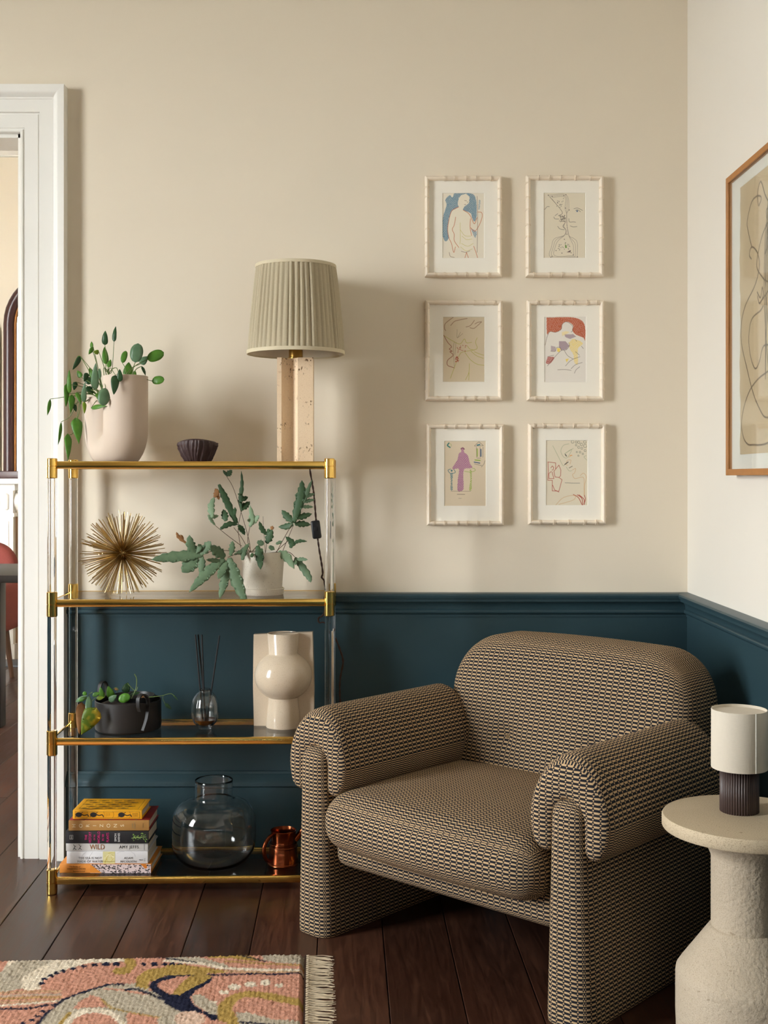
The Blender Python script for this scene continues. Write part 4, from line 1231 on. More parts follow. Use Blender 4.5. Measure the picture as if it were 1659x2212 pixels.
# black
b, w, t = book('black hardback with pink lettering and a green plant sprig on its spine', (26, 24, 28), 141.5, 321, .0362, .150, 3.572, math.radians(-.4))
for i, (wd, sz) in enumerate((('THE', .0098), ('HISTORY', .0112), ('OF THE', .0070), ('WORLD', .0112), ('IN 100', .0098), ('PLANTS', .0112))):
    text(b, wd, sz, (.0615, .0735, .0865, .0995, .112, .126)[i], t * .5, (214, 30, 120), PI / 2, sx=.72 if len(wd) > 5 else .9)
text(b, 'SIMON', .0088, .149, t * .5, (226, 224, 222), PI / 2, sx=.9); text(b, 'BARNES', .0088, .159, t * .5, (226, 224, 222), PI / 2, sx=.85)
obj('emblem', join([box(.012, .023, -.0005, 0, t * .34, t * .36 + .0004), box(.012, .023, -.0005, 0, t * .66, t * .68), box(.012, .0128, -.0005, 0, t * .34, t * .68), box(.0222, .023, -.0005, 0, t * .34, t * .68)]), ink((200, 198, 196)), b, smooth=False)
text(b, 'S&S', .0062, .0176, t * .51, (200, 198, 196), PI / 2)
sprig = []
for i in range(26):
    a = random.uniform(0, 2 * PI); cx_, cz_ = random.uniform(.198, .238), t * random.uniform(.25, .8)
    l_ = random.uniform(.004, .008)
    dxy = np.array((math.cos(a), 0, math.sin(a))); nn = np.array((-dxy[2], 0, dxy[0]))
    c0 = np.array((cx_, -.0005 - i * .00001, cz_))
    sprig.append((np.array([c0, c0 + dxy * l_ * .5 + nn * l_ * .22, c0 + dxy * l_, c0 + dxy * l_ * .5 - nn * l_ * .22]), [[0, 1, 2, 3]]))
obj('plant_print', join(sprig), ink((128, 160, 72)), b, smooth=False)
obj('stem_print', tube([(.196, -.0005, t * .45), (.212, -.0005, t * .5), (.24, -.0005, t * .55)], .0006, 5, 4), ink((164, 190, 110)), b)
# HORIZONS
b, w, t = book('gold spined hardback with dark red cover, under the yellow book', (140, 28, 26), 148, 322, .0306, .160, 3.575, math.radians(.5), spine_rgb=(176, 128, 66))
for i, chh in enumerate('HORIZONS'):
    text(b, chh, .0150, .0165 + i * .0205, t * .5, (238, 224, 190), PI / 2)
text(b, 'JAMES', .0050, .190, t * .5, (126, 124, 96), PI / 2); text(b, 'POSKETT', .0050, .197, t * .5, (126, 124, 96), PI / 2)
text(b, 'VIKING', .0042, .2215, t * .5, (104, 72, 36), PI / 2)
tri = []
for cx_ in (.045, .12, .20):
    for yy, s_ in ((.02, 1), (.075, -1), (.13, 1)):
        tri.append(box(cx_, cx_ + .0012, yy - .018, yy + .018, t, t + .0002))
        tri.append((np.array([(cx_ - .012, yy - .008 * s_, t + .0002), (cx_ + .012, yy - .008 * s_, t + .0002), (cx_, yy + .010 * s_, t + .0002)]), [[0, 1, 2]]))
obj('cover_print', join(tri), ink((70, 96, 108)), b, smooth=False)
# yellow
b, w, t = book('small yellow clothbound book with black pattern, topmost of the stack', (232, 166, 20), 157, 307, .0262, .131, 3.590, math.radians(-.6))
cv = Canvas(w - .014, .131 - .016, .0008, (232, 166, 20))
cw, chh = cv.w, cv.h
for a_, b_ in (((.008, .006), (cw - .008, .006)), ((.008, chh - .006), (cw - .008, chh - .006)), ((.008, .006), (.008, chh - .006)), ((cw - .008, .006), (cw - .008, chh - .006))):
    cv.line([a_, b_], .0010, (40, 34, 24), curve=False)
for r_ in range(5):
    for c_ in range(5):
        x, y = .022 + c_ * .039 + (.016 if r_ % 2 else 0), .018 + r_ * .0205
        if x > cw - .024: continue
        cv.dot(x, y, .0085, .0042, (30, 28, 30))
        cv.line([(x - .016, y - .003), (x - .006, y), (x + .008, y + .001), (x + .014, y - .004)], .0030, (34, 32, 30))
        cv.line([(x + .004, y + .001), (x + .013, y + .005), (x + .017, y + .002)], .0011, (52, 46, 32))
        cv.line([(x - .008, y + .001), (x - .014, y + .006)], .0011, (52, 46, 32))
me = cv.mesh('cover_print', lambda x, y: np.stack((.007 + x, .131 - .008 - y, np.full_like(x, t + .0003)), 1))
me.materials.append(M['cover_print']); link('cover_print', me, None, b)
cv = spine_canvas(w - .012, t - .006, (226, 158, 22), .0006)
cw, chh = cv.w, cv.h
for a_, b_ in (((.001, .001), (cw - .001, .001)), ((.001, chh - .001), (cw - .001, chh - .001)), ((.001, .001), (.001, chh)), ((cw - .001, .001), (cw - .001, chh))):
    cv.line([a_, b_], .0008, (40, 34, 24), curve=False)
for x in (.012, .056, .140):
    cv.dot(x, chh * .5, .010, chh * .36, (34, 32, 34))
    cv.line([(x + .004, chh * .3), (x + .016, chh * .6), (x + .026, chh * .5), (x + .03, chh * .75)], .003, (40, 36, 34))
    cv.line([(x - .01, chh * .8), (x, chh * .5), (x + .012, chh * .15)], .002, (40, 36, 34))
for x in (.037, .086, .114, .164): cv.line([(x, 0), (x + .003, chh * .5), (x - .001, chh)], .0008, (70, 54, 24))
put_canvas(cv, b, 'spine_print', x0=.006, z0=.003)
text(b, 'PENGUIN', .0042, .187, t * .6, (98, 70, 24)); text(b, 'CLASSICS', .0042, .187, t * .38, (98, 70, 24))
for k in range(3): obj('title_print', box(.100 + k * .005, .1008 + k * .005, -.0006, -.0004, t * (.3 + .05 * k), t * .7), ink((98, 70, 24)), b, smooth=False)

# ------------------------------------------------------------------ large glass vase
gc = P(462, 1862, 3.664); gc[2] = Z1
def dense(prof, k=4):
    return [tuple(p) for p in catmull([np.array(p) for p in prof], k)]
outer = dense([(0, .0015), (.075, .0015), (.100, .012), (.120, .038), (.1275, .070), (.1275, .115), (.123, .150), (.105, .178), (.080, .190), (.062, .195), (.0575, .203), (.057, .225), (.0575, .253)])
inner = dense([(.0545, .252), (.0545, .226), (.0552, .205), (.060, .1925), (.080, .187), (.103, .1755), (.1205, .149), (.125, .115), (.125, .070), (.1175, .040), (.098, .016), (.074, .008), (0, .007)])
tag(obj('glass_vase', lathe(outer + [(.056, .254)] + inner, 96), M['glass_solid'], None, tuple(gc), sharp=0), 'wide clear glass vase with short neck on the bottom shelf', 'vase')

# ------------------------------------------------------------------ copper tankard
tc = P(612, 1870, 3.660); tc[2] = Z1
tk = thing('copper_tankard', 'small copper tankard with curved handle on the bottom shelf', 'tankard', tuple(tc))
obj('tankard_body', lathe([(0, 0), (.0485, 0), (.0495, .0015), (.0485, .004), (.0462, .006), (.0435, .030), (.0420, .052), (.0365, .064), (.036, .072), (.0385, .098), (.0395, .101), (.0385, .102), (.037, .099), (.034, .072), (.040, .05), (.0445, .006), (0, .004)], 56), M['copper'], tk, sharp=40)
obj('band', lathe([(.041, .050), (.0437, .050), (.0445, .052), (.0437, .054), (.0420, .055), (.0410, .060), (.0418, .0615), (.0410, .063), (.037, .0635)], 56), M['copper'], tk, sharp=40)
ha = math.radians(-140)
hd = np.array((math.cos(ha), math.sin(ha), 0))
hp = [hd * .036 + np.array((0, 0, .094)), hd * .052 + np.array((0, 0, .088)), hd * .068 + np.array((0, 0, .068)), hd * .071 + np.array((0, 0, .046)), hd * .062 + np.array((0, 0, .022)), hd * .045 + np.array((0, 0, .014))]
obj('handle', tube(hp, [.0045, .006, .0065, .006, .0042], 12, 6), M['copper'], tk)
sd_ = np.array((math.cos(.2), math.sin(.2), 0))
obj('spout', tube([sd_ * .036 + np.array((0, 0, .07)), sd_ * .052 + np.array((0, 0, .088)), sd_ * .06 + np.array((0, 0, .098))], [.010, .008, .009], 12, 4), M['copper'], tk)

# ================================================================== ARMCHAIR
CA = math.radians(-42.3)
AX, AY = -.2358, 3.243
chair = thing('armchair', 'large rounded armchair in black and tan woven lozenge fabric by the corner', 'armchair', (AX, AY, 0), CA)
def box_uv(V, F, S, raw):
    """flat projection for each side of the upholstery panel, in metres"""
    uv = []
    for f, s in zip(F, S):
        for i in f:
            x, y, z = raw[i]
            uv.append((y, z) if s in (0, 1) else ((x, z) if s in (2, 3) else (x, y)))
    return uv
def pad(name, c, size, r, R=None, step=.02, deform=None, shift=0.0):
    V, F, S, raw = rbox(*size, r, R, step)
    raw = raw * 1.0
    uv = box_uv(V, F, S, raw + shift)
    if deform is not None: V = deform(V, raw)
    return obj(name, (V + np.array(c), F), M['fabric'], chair, sharp=0, uv=uv)
CW = .91
def side_deform(V, raw):
    V = V.copy()
    t = np.clip((.24 - V[:, 2]) / .45, 0, 1)
    V[:, 0] *= .80 + .26 * t
    V[:, 2] = np.maximum(V[:, 2], -.235)
    return V
for k, xc in enumerate((.050, CW - .053)):
    pad('side_panel', (xc, .36, .235), (.116, .72, .536), .040, step=.014, deform=side_deform)
pad('seat_base', (CW / 2, .35, .235), (.72, .62, .10), .035, step=.02)
def cushion(V, raw):
    V = V.copy()
    x, y = V[:, 0] / .345, V[:, 1] / .31
    V[:, 2] += np.clip(V[:, 2] / .07, 0, 1) * .018 * np.clip(1 - x ** 4, 0, 1) * np.clip(1 - y ** 4, 0, 1)
    V[:, 1] -= np.clip((-V[:, 1] - .12) / .15, 0, 1) * .024 * np.clip(1 - x ** 2, 0, 1)
    return V
pad('seat_cushion', (CW / 2, .265, .322), (.690, .60, .142), .066, step=.016, deform=cushion)
BT = [(-.15, -.018), (.15, -.018)]
def back_def(V, raw):
    V = V.copy()
    x, z = V[:, 0] / .40, V[:, 2] / .26
    front = V[:, 1] < 0
    V[:, 1] -= np.where(front, .028 * np.clip(1 - x ** 2, 0, 1) * np.clip(1 - z ** 2, 0, 1), 0)
    for bx, bz in BT:
        d2 = (V[:, 0] - bx) ** 2 + (V[:, 2] - bz) ** 2
        V[:, 1] += np.where(front, .020 * np.exp(-d2 / .0009), 0)
    V[:, 2] += .012 * np.clip(1 - x ** 2, 0, 1) * np.clip((V[:, 2] + .1) / .3, 0, 1)
    V[:, 1] += (V[:, 2] + .25) * .20
    return V
BC = (CW / 2, .605, .497)
back = pad('backrest', BC, (.80, .21, .50), .062, .150, step=.014, deform=back_def)
for bx, bz in BT:
    obj('button', lathe([(0, -.004), (.009, -.002), (.009, .001), (0, .004)], 16), M['button'], back, (BC[0] + bx, BC[1] - .105 + (bz + .25) * .2 - .004, BC[2] + bz), (PI / 2, 0, 0), uv=None)
# piping round the front edge of the backrest
def outline(hx, hz, R, n=10):
    pts = []
    for cx_, cz_, a0 in ((hx - R, hz - R, 0), (-hx + R, hz - R, 90)):
        for i in range(n + 1):
            a = math.radians(a0 + 90 * i / n)
            pts.append((cx_ + R * math.cos(a), cz_ + R * math.sin(a)))
    return [(hx, -hz + .2)] + pts + [(-hx, -hz + .2)]
pp = []
for x, z in outline(.3835, .2335, .134):
    pp.append((BC[0] + x, BC[1] - .105 + .017 + (z + .25) * .20, BC[2] + z + .012 * max(0, 1 - (x / .4) ** 2) * (z > .1)))
# arms: a padded slab bent over the top of each side panel
def arm(xc, sgn):
    n_th, Rm, zc, leg, ky = .070, .0725, .452, .078, 1.0
    Ls = 2 * leg + PI * Rm
    Ly = .56
    V, F, S, raw = rbox(Ls, Ly, n_th, .027, .029, step=.013)
    s, y, n_ = V[:, 0], V[:, 1], V[:, 2]
    half = Ls / 2 - leg
    a = np.clip(s, -half, half) / Rm
    over = s - np.clip(s, -half, half)
    # thin the padding towards the lower ends
    tip = np.clip(np.abs(over) / leg, 0, 1)
    n2 = n_ * (1 - .35 * tip ** 2) - .010 * tip ** 2
    rr = Rm + n2
    swell = 1 + .10 * np.cos(np.clip(a, -PI / 2, PI / 2))
    x = rr * np.sin(a) * sgn
    z = zc + rr * np.cos(a) * 1.28 * swell - np.abs(over)
    fr = (y < -Ly / 2 + .09)
    yy = y + Ly / 2 + .012
    # soften the roll towards the front: the top dips a little
    z = z - np.where(yy < .08, .018 * ((.08 - yy) / .08) ** 2, 0) * np.clip(np.cos(a), 0, 1)
    out = np.stack((x + xc, yy, z), 1)
    uv = []
    for f, sd in zip(F, S):
        for i in f:
            if sd in (2, 3): uv.append((out[i][0], -out[i][2]))
            elif sd in (0, 1): uv.append((raw[i][1], raw[i][2]))
            else: uv.append((raw[i][1], raw[i][0] * 1.72))
    return obj('arm', (out, F), M['fabric'], chair, sharp=0, uv=uv)
arm(.055, 1); arm(CW - .055, 1)

# ================================================================== SIDE TABLE AND SMALL LAMP
TD = 2.560
tx = .772
st = thing('side_table', 'round pale limestone pedestal side table beside the armchair', 'side table', (tx, TD, 0))
TH_ = .500
obj('table_top', lathe([(0, TH_ - .040), (.078, TH_ - .040), (.110, TH_ - .038), (.150, TH_ - .031), (.168, TH_ - .0285), (.1745, TH_ - .027), (.1765, TH_ - .024), (.1765, TH_ - .004), (.174, TH_), (0, TH_)], 96), M['limestone'], st, sharp=35)
obj('stem', lathe([(0, .262), (.0735, .262), (.074, .270), (.074, .415), (.080, .430), (.100, .452), (.118, .462), (0, .462)], 72), M['limestone_rough'], st, sharp=50)
obj('base', lathe([(0, 0), (.118, 0), (.136, .012), (.1465, .040), (.148, .08), (.148, .160), (.1465, .170), (.138, .183), (.080, .262), (.074, .268), (0, .268)], 72), M['limestone_rough'], st, sharp=50)
lc = P(1597, 1763, 2.60); lc[2] = TH_
sl = thing('small_lamp', 'small lamp with ivory linen drum shade and dark fluted base on the stone table', 'lamp', tuple(lc))
NF = 46
obj('lamp_base', lathe([(0, 0), (.0405, 0), (.0415, .001), (.0415, .099), (0, .099)], NF * 6, lambda r, z, a: r - .0022 * abs(math.cos(NF * a / 2)) ** 3), M['lamp_wood'], sl, sharp=0)
shd = obj('lamp_shade', lathe([(.0575, .094), (.0590, .094), (.0594, .0955), (.0590, .219), (.0586, .2205), (.0575, .2205), (.0575, .094)], 96), M['white_linen'], sl, sharp=50)
obj('shade_diffuser', lathe([(0, .2135), (.0576, .2135), (.0576, .2145), (0, .2145)], 64), M['white_linen'], shd)
aa = math.atan2(-.055, .018)
obj('shade_seam', tube([(.0596 * math.cos(aa), .0596 * math.sin(aa), .0945), (.0596 * math.cos(aa), .0596 * math.sin(aa), .2203)], .0009, 6), M['mat_bevel'], shd)
obj('lamp_fitting', lathe([(0, .099), (.012, .099), (.012, .15), (0, .15)], 20), M['brass_dull'], sl)

# ================================================================== RUG
RT = .014
def floor_pt(px, py, z=RT):
    D = (EYE - z) * FPX / (py - HY)
    return np.array(((px - CX) * D / FPX, D))
c_far = floor_pt(659, 2058)                    # far corner by the fringe
ra = math.radians(3.2)
ru = np.array((-math.cos(ra), -math.sin(ra)))  # along the far edge, away from the fringe
rv = np.array((math.sin(ra), -math.cos(ra)))   # along the fringe, towards the room
RL, RWd = 1.75, 1.25                           # built size
def rug_uv(px, py):
    d = floor_pt(px, py) - c_far
    return (float(d @ ru), float(d @ rv))
rug = thing('rug', 'wool rug with abstract pink, gold and navy swirls and a cream fringe', 'rug', (c_far[0], c_far[1], 0))
cv = Canvas(RL, RWd, .0038, (200, 146, 124))
NAVY, CREAM, GREY, GOLD, PINK, BLUSH, TAN = (38, 40, 58), (226, 212, 190), (184, 172, 152), (174, 144, 80), (200, 146, 124), (220, 188, 166), (192, 160, 122)
def A(pts): return [rug_uv(x / 4.366, 2040 + y / 4.366) for x, y in pts]
def B(pts): return [rug_uv(360 + x / 4.366, 2040 + y / 4.366) for x, y in pts]
def ell(f, x, y, rx, ry, rgb):
    cv.poly(f([(x + rx * math.cos(t), y + ry * math.sin(t)) for t in np.linspace(0, 2 * PI, 20)[:-1]]), rgb)
cv.poly(A([(-60, 120), (1180, 105), (1180, 165), (800, 182), (560, 262), (380, 362), (380, 425), (250, 435), (-60, 300)]), CREAM)
cv.poly(A([(-700, 320), (-60, 320), (60, 215), (170, 150), (500, 160), (330, 240), (200, 330), (205, 420), (60, 445), (-700, 480)]), GREY)
cv.poly(A([(-700, 100), (100, 130), (20, 260), (-700, 300)]), PINK)
for y, c in ((450, TAN), (480, GREY), (505, GOLD), (540, TAN)):
    cv.line(A([(-700, y + 20), (0, y + 8), (300, y - 4), (560, y - 6)]), .012, c, .7)
cv.line(A([(-300, 592), (50, 575), (300, 556), (620, 530)]), .010, CREAM)
cv.line(A([(-700, 630), (0, 612), (260, 605), (400, 580), (555, 565)]), .009, NAVY)
cv.poly(A([(330, 760), (450, 640), (560, 560), (700, 480), (1000, 385), (1280, 368), (1420, 400), (1680, 560), (1900, 760), (1900, 1500), (100, 1500)]), GREY)
cv.poly(A([(690, 605), (760, 530), (870, 475), (960, 515), (1015, 595), (880, 600)]), PINK)
ell(A, 890, 790, 300, 190, CREAM); ell(A, 890, 790, 235, 145, PINK)
cv.poly(A([(1190, 650), (1340, 655), (1480, 690), (1500, 800), (1200, 800)]), PINK)
cv.line(A([(960, 520), (1060, 600), (1260, 650), (1500, 690)]), .006, GOLD)
cv.line(A([(560, 760), (620, 690), (660, 640)]), .010, GOLD)
cv.line(A([(1000, 420), (1150, 432), (1400, 470)]), .010, PINK)
cv.line(A([(340, 770), (450, 640), (555, 555), (620, 512), (850, 430), (1020, 383), (1160, 377)]), .010, NAVY)
cv.line(A([(1185, 432), (1260, 420), (1400, 462), (1640, 560)]), .009, NAVY)
cv.line(A([(150, 800), (280, 720), (420, 620), (490, 600)]), .0105, PINK)
for x, y in ((400, 365), (415, 328), (475, 298), (535, 270), (598, 250), (688, 228), (790, 208), (890, 195), (1000, 187), (1097, 185), (1355, 185), (1455, 187), (1550, 188), (1625, 187), (1700, 190), (405, 628), (350, 680), (300, 715), (215, 748)):
    k = 1.25 if 950 < x < 1120 or x == 1455 else .95
    ell(A, x, y, 32 * k, 15 * k, NAVY)
cv.poly(A([(1155, 100), (1245, 105), (1295, 190), (1215, 275), (1120, 288), (1050, 262), (1090, 225), (1190, 215)]), GOLD)
cv.poly(A([(1268, 395), (1300, 300), (1400, 235), (1659, 198), (1659, 300), (1500, 320), (1430, 400), (1380, 420)]), GOLD)
cv.poly(B([(-5, 198), (170, 192), (400, 225), (620, 258), (400, 277), (230, 292), (-5, 305)]), GOLD)
# upper stripes
cv.poly(B([(-10, 120), (300, 120), (560, 190), (600, 225), (300, 180), (-10, 150)]), GREY)
cv.poly(B([(340, 80), (700, 80), (930, 160), (760, 152), (600, 130), (400, 130)]), GOLD)
cv.poly(B([(880, 80), (1340, 60), (1340, 190), (1050, 172), (920, 150)]), GREY)
cv.line(B([(560, 160), (900, 180), (1320, 200)]), .010, GOLD, .8)
cv.line(B([(-10, 155), (300, 180), (560, 225), (900, 240), (1320, 242)]), .014, CREAM)
cv.line(B([(560, 255), (900, 262), (1320, 258)]), .008, TAN)
cv.line(B([(640, 92), (760, 118), (935, 160)]), .007, NAVY); cv.line(B([(-10, 128), (130, 150), (275, 168)]), .007, NAVY); cv.line(A([(1380, 118), (1540, 128), (1659, 140)]), .006, NAVY)
# navy figure
cv.poly(B([(-15, 300), (240, 300), (430, 300), (330, 400), (60, 480), (-170, 440), (-170, 360)]), PINK)
cv.poly(B([(240, 285), (420, 282), (425, 320), (250, 410), (135, 500), (45, 475), (130, 370)]), GOLD)
cv.poly(A([(1659, 292), (1520, 315), (1425, 360), (1400, 400), (1440, 445), (1560, 520), (1680, 600), (1680, 480), (1580, 460), (1500, 410), (1480, 375), (1530, 345), (1659, 315)]), NAVY)
cv.poly(B([(-10, 470), (120, 478), (230, 418), (360, 350), (438, 305), (425, 345), (270, 440), (222, 500), (250, 560), (350, 632), (560, 690), (545, 722), (420, 715), (330, 645), (160, 645), (30, 585), (-20, 560)]), NAVY)
cv.line(B([(-10, 300), (120, 296), (245, 292)]), .008, NAVY)
cv.line(B([(395, 288), (650, 285), (870, 275), (1000, 285), (1200, 272), (1320, 275)]), .009, NAVY)
cv.poly(B([(228, 478), (335, 480), (505, 590), (515, 665), (400, 652), (260, 562)]), GREY)
ell(B, 215, 705, 145, 78, BLUSH)
cv.line(B([(560, 700), (552, 590), (640, 505), (760, 470), (950, 488), (1280, 555)]), .034, GOLD)
cv.poly(B([(510, 620), (640, 640), (700, 760), (700, 1000), (580, 1000), (570, 760)]), GOLD)
for x, y, rx, ry in ((545, 452, 48, 20), (635, 402, 62, 28), (790, 378, 58, 28), (935, 360, 48, 28), (1060, 388, 42, 20), (450, 545, 30, 12)): ell(B, x, y, rx, ry, CREAM)
cv.poly(B([(650, 640), (760, 640), (1000, 705), (1320, 730), (1320, 900), (720, 900)]), GREY)
cv.line(B([(700, 735), (880, 748), (1100, 780)]), .010, NAVY)
# the rest of the weave, nearer the room
for (cx_, cy_, rx, ry, c) in ((.30, .72, .22, .16, PINK), (.30, .74, .14, .10, GOLD), (.95, .80, .30, .22, CREAM), (.95, .82, .20, .14, PINK), (1.45, .62, .2, .3, BLUSH), (.62, 1.05, .3, .12, NAVY), (.62, 1.08, .24, .10, PINK), (1.35, 1.08, .22, .1, GOLD)):
    cv.dot(cx_, cy_, rx, ry, c)
cv.line([(0, .60), (.4, .56), (.8, .62), (1.2, .55), (1.75, .60)], .012, NAVY)
kn = rng.normal(0, 1, cv.X.shape)
shade_k = 1 + .09 * kn + .02 * np.sin(cv.X / .0105 * 2 * PI)
cv.c = np.clip(cv.c * shade_k[..., None], 0, 1)
zz_ = RT + .0009 * np.sin(cv.X / .0105 * 2 * PI) + .0013 * rng.normal(0, 1, cv.X.shape)
edge = np.minimum.reduce([cv.X, cv.Y, RL - cv.X, RWd - cv.Y])
zz_ = np.where(edge < .0038, .001, zz_ - np.where(edge < .009, .003, 0))
zflat = zz_.ravel()
wob = .002 * np.sin(cv.X / .03) + .0012 * rng.normal(0, 1, cv.X.shape)
wobf = (wob * (cv.Y < .006)).ravel()
me = cv.mesh('pile', lambda x, y: np.stack((x * ru[0] + (y + wobf) * rv[0], x * ru[1] + (y + wobf) * rv[1], zflat), 1))
me.materials.append(M['rug']); pile = link('pile', me, None, rug); pile['kind'] = 'stuff'
hem = np.array([ru * 0, -ru * .012])
obj('hem', tube([np.array((*( -ru * .002 + rv * y), .005)) for y in np.linspace(0, RWd, 40)], .0035, 8), M['cord'], rug)
tm = []
for k in range(6):
    parts = []
    for j in range(4):
        o0 = (j - 1.5) * .0030
        pts = [np.array((0, o0 * .4, .006)), np.array((.008, o0 * .6, .007)), np.array((.022, o0 * 1.3 + random.uniform(-.002, .002), .0045)),
               np.array((.046, o0 * 1.9 + random.uniform(-.006, .006), .003)), np.array((.068 + random.uniform(-.008, .006), o0 * 1.6 + random.uniform(-.009, .009), .0022))]
        parts.append(tube(pts, [.0012, .0011, .0009], 5, 3))
    parts.append(move(tube([(.004, -.003, .0065), (.010, 0, .008), (.004, .003, .0065)], .0024, 6, 2), (0, 0, 0)))
    t_m = mesh('tassel', *join(parts)); t_m.materials.append(M['fringe']); tm.append(t_m)
for i in range(int(RWd / .0125)):
    y = .004 + i * .0125 + random.uniform(-.0015, .0015)
    p = rv * y
    a = math.atan2(-ru[1], -ru[0]) + random.uniform(-.13, .13)
    o = link('tassel', random.choice(tm), None, rug, (p[0], p[1], 0), (0, 0, a))

# ================================================================== PICTURES ON THE BACK WALL
MP = WALL_Y / FPX
BLK, ORG, BLU, OLV, RED, RUST, PUR, GRN, TEA, MAU, YEL = (52, 46, 42), (196, 104, 46), (70, 130, 160), (176, 170, 60), (176, 74, 60), (188, 84, 40), (170, 106, 150), (150, 176, 70), (60, 124, 136), (150, 122, 140), (240, 214, 110)
def art_canvas(base): return Canvas(.135, .210, .001, base)
def z2c(pts, ox=425, oy=440):
    return [((x - ox) / 755 * .135, (y - oy) / 1165 * .210) for x, y in pts]
def art(i):
    base = [(234, 226, 208), (228, 218, 196), (216, 200, 172), (232, 226, 216), (222, 206, 180), (226, 216, 194)][i]
    c = art_canvas(base)
    W = .0012
    if i == 0:      # pale standing figure outlined in orange on blue crayon
        c.hatch(z2c([(640, 450), (940, 450), (1030, 560), (1040, 860), (1000, 950), (960, 880), (930, 800), (800, 740), (740, 620), (720, 560), (700, 640), (720, 700), (600, 760), (550, 900), (520, 1100), (540, 1240), (480, 1300), (430, 1180), (440, 880), (500, 660), (480, 560), (560, 480), (600, 520)]), .86, .004, .6, BLU, .85)
        c.hatch(z2c([(940, 1070), (1040, 1130), (1020, 1240), (980, 1180)]), .7, .004, .6, BLU, .8)
        c.poly(z2c([(715, 540), (760, 480), (850, 455), (915, 510), (905, 620), (815, 690), (790, 745), (890, 800), (940, 870), (930, 1060), (960, 1200), (990, 1400), (850, 1490), (740, 1400), (640, 1460), (580, 1340), (520, 1100), (540, 900), (600, 760), (720, 690), (735, 620)]), (238, 230, 210))
        for l in ([(720, 690), (600, 755), (550, 900), (522, 1080), (545, 1240), (590, 1340), (630, 1500), (660, 1400)], [(800, 745), (890, 800), (935, 860), (1000, 990), (1050, 880)], [(1060, 780), (1130, 790), (1140, 870), (1090, 1010), (1010, 1120), (935, 1060)], [(930, 900), (925, 1060), (950, 1200)], [(665, 870), (640, 1010), (605, 1090), (640, 1180), (640, 1290), (720, 1410)], [(990, 1390), (1030, 1500), (1060, 1600)], [(860, 1500), (830, 1600)], [(860, 1500), (895, 1600)]): c.line(z2c(l), W * 1.3, ORG)
        for l in ([(745, 970), (750, 1250), (740, 1350)], [(750, 1100), (830, 1200), (940, 1210)], [(780, 1210), (860, 1270), (960, 1260)], [(770, 1340), (880, 1390), (980, 1340)], [(755, 1400), (850, 1470), (960, 1440)]): c.line(z2c(l), W, (206, 196, 110))
        for l in ([(1050, 500), (1060, 900), (1050, 1500)], [(825, 575), (860, 580)], [(870, 605), (890, 600)], [(820, 650), (850, 645)], [(765, 1480), (840, 1497), (920, 1472)], [(550, 1500), (570, 1570), (640, 1590)]): c.line(z2c(l), W, (120, 84, 60))
        c.hatch(z2c([(1080, 560), (1110, 580), (1095, 720), (1070, 720)]), .6, .003, .6, BLU, .7)
    elif i == 1:    # fine black network between two profiles
        for k in range(3):
            d = k * 34
            c.line(z2c([(510 + d, 485 + d * .6), (830 - d * .3, 475 + d * .6), (880 - d, 720), (840, 820), (845, 1000), (880, 1200), (960 - d * .4, 1250 + d), (1030 - d, 1330 + d), (1030 - d, 1590 - d * .4)]), .0008, (120, 104, 96), curve=True)
            c.line(z2c([(510 + d, 485 + d), (760, 780), (690 + d * .5, 850), (800, 870), (705 + d, 945), (815, 960), (770 + d * .3, 1040), (830, 1110), (800, 1200), (620 + d, 1260 + d * .5), (570 + d, 1400), (560 + d, 1590 - d * .4), (1030 - d, 1590 - d * .4)]), .0008, (112, 98, 92))
        for l in ([(445, 740), (490, 690), (530, 690)], [(970, 725), (1040, 715), (1125, 755)], [(1000, 755), (1040, 745), (1090, 780)], [(880, 900), (890, 960), (960, 960), (1000, 965)], [(905, 1030), (960, 1050), (1025, 1042)], [(630, 850), (680, 815)], [(610, 870), (630, 905), (700, 910)], [(680, 1040), (720, 1085), (800, 1100)]): c.line(z2c(l), .0012, (84, 78, 70))
        c.dot(*z2c([(1030, 768)])[0], .003, .003, (120, 140, 170)); c.dot(*z2c([(1030, 768)])[0], .0013, .0013, BLK)
        rs = random.Random(3)
        for _ in range(70):
            x, y = rs.choice([(rs.uniform(650, 790), rs.uniform(540, 700)), (rs.uniform(680, 900), rs.uniform(1330, 1460)), (rs.uniform(720, 820), rs.uniform(840, 960))])
            c.dot(*z2c([(x, y)])[0], .0009, .0012, BLK)
        for x, y in ((510, 485), (580, 507), (790, 490), (828, 475), (820, 715), (885, 748), (845, 1180), (800, 1270), (755, 1515), (555, 1595), (575, 1575), (650, 1470), (920, 1510), (960, 1545), (1035, 1585)): c.dot(*z2c([(x, y)])[0], .0014, .0014, BLK)
        c.poly(z2c([(810, 1340), (850, 1420), (815, 1425)]), (110, 150, 70)); c.poly(z2c([(840, 1500), (915, 1460), (910, 1500)]), (120, 100, 96))
    elif i == 2:    # loose olive and brown strokes
        o = (432, 425)
        for l in ([(620, 435), (530, 500), (470, 560), (465, 640), (485, 670)], [(575, 580), (640, 510), (720, 485), (870, 455)], [(850, 608), (930, 580), (1000, 490)], [(920, 620), (990, 632), (1060, 580), (1130, 515)], [(1010, 555), (1060, 525), (1120, 515)]): c.line(z2c(l, *o), .0016, (140, 96, 74))
        for l in ([(450, 755), (520, 880), (590, 960), (550, 1000), (600, 1040), (560, 1050), (620, 1110), (520, 1200), (520, 1290), (640, 1335)],): c.line(z2c(l, *o), .0018, (150, 80, 66))
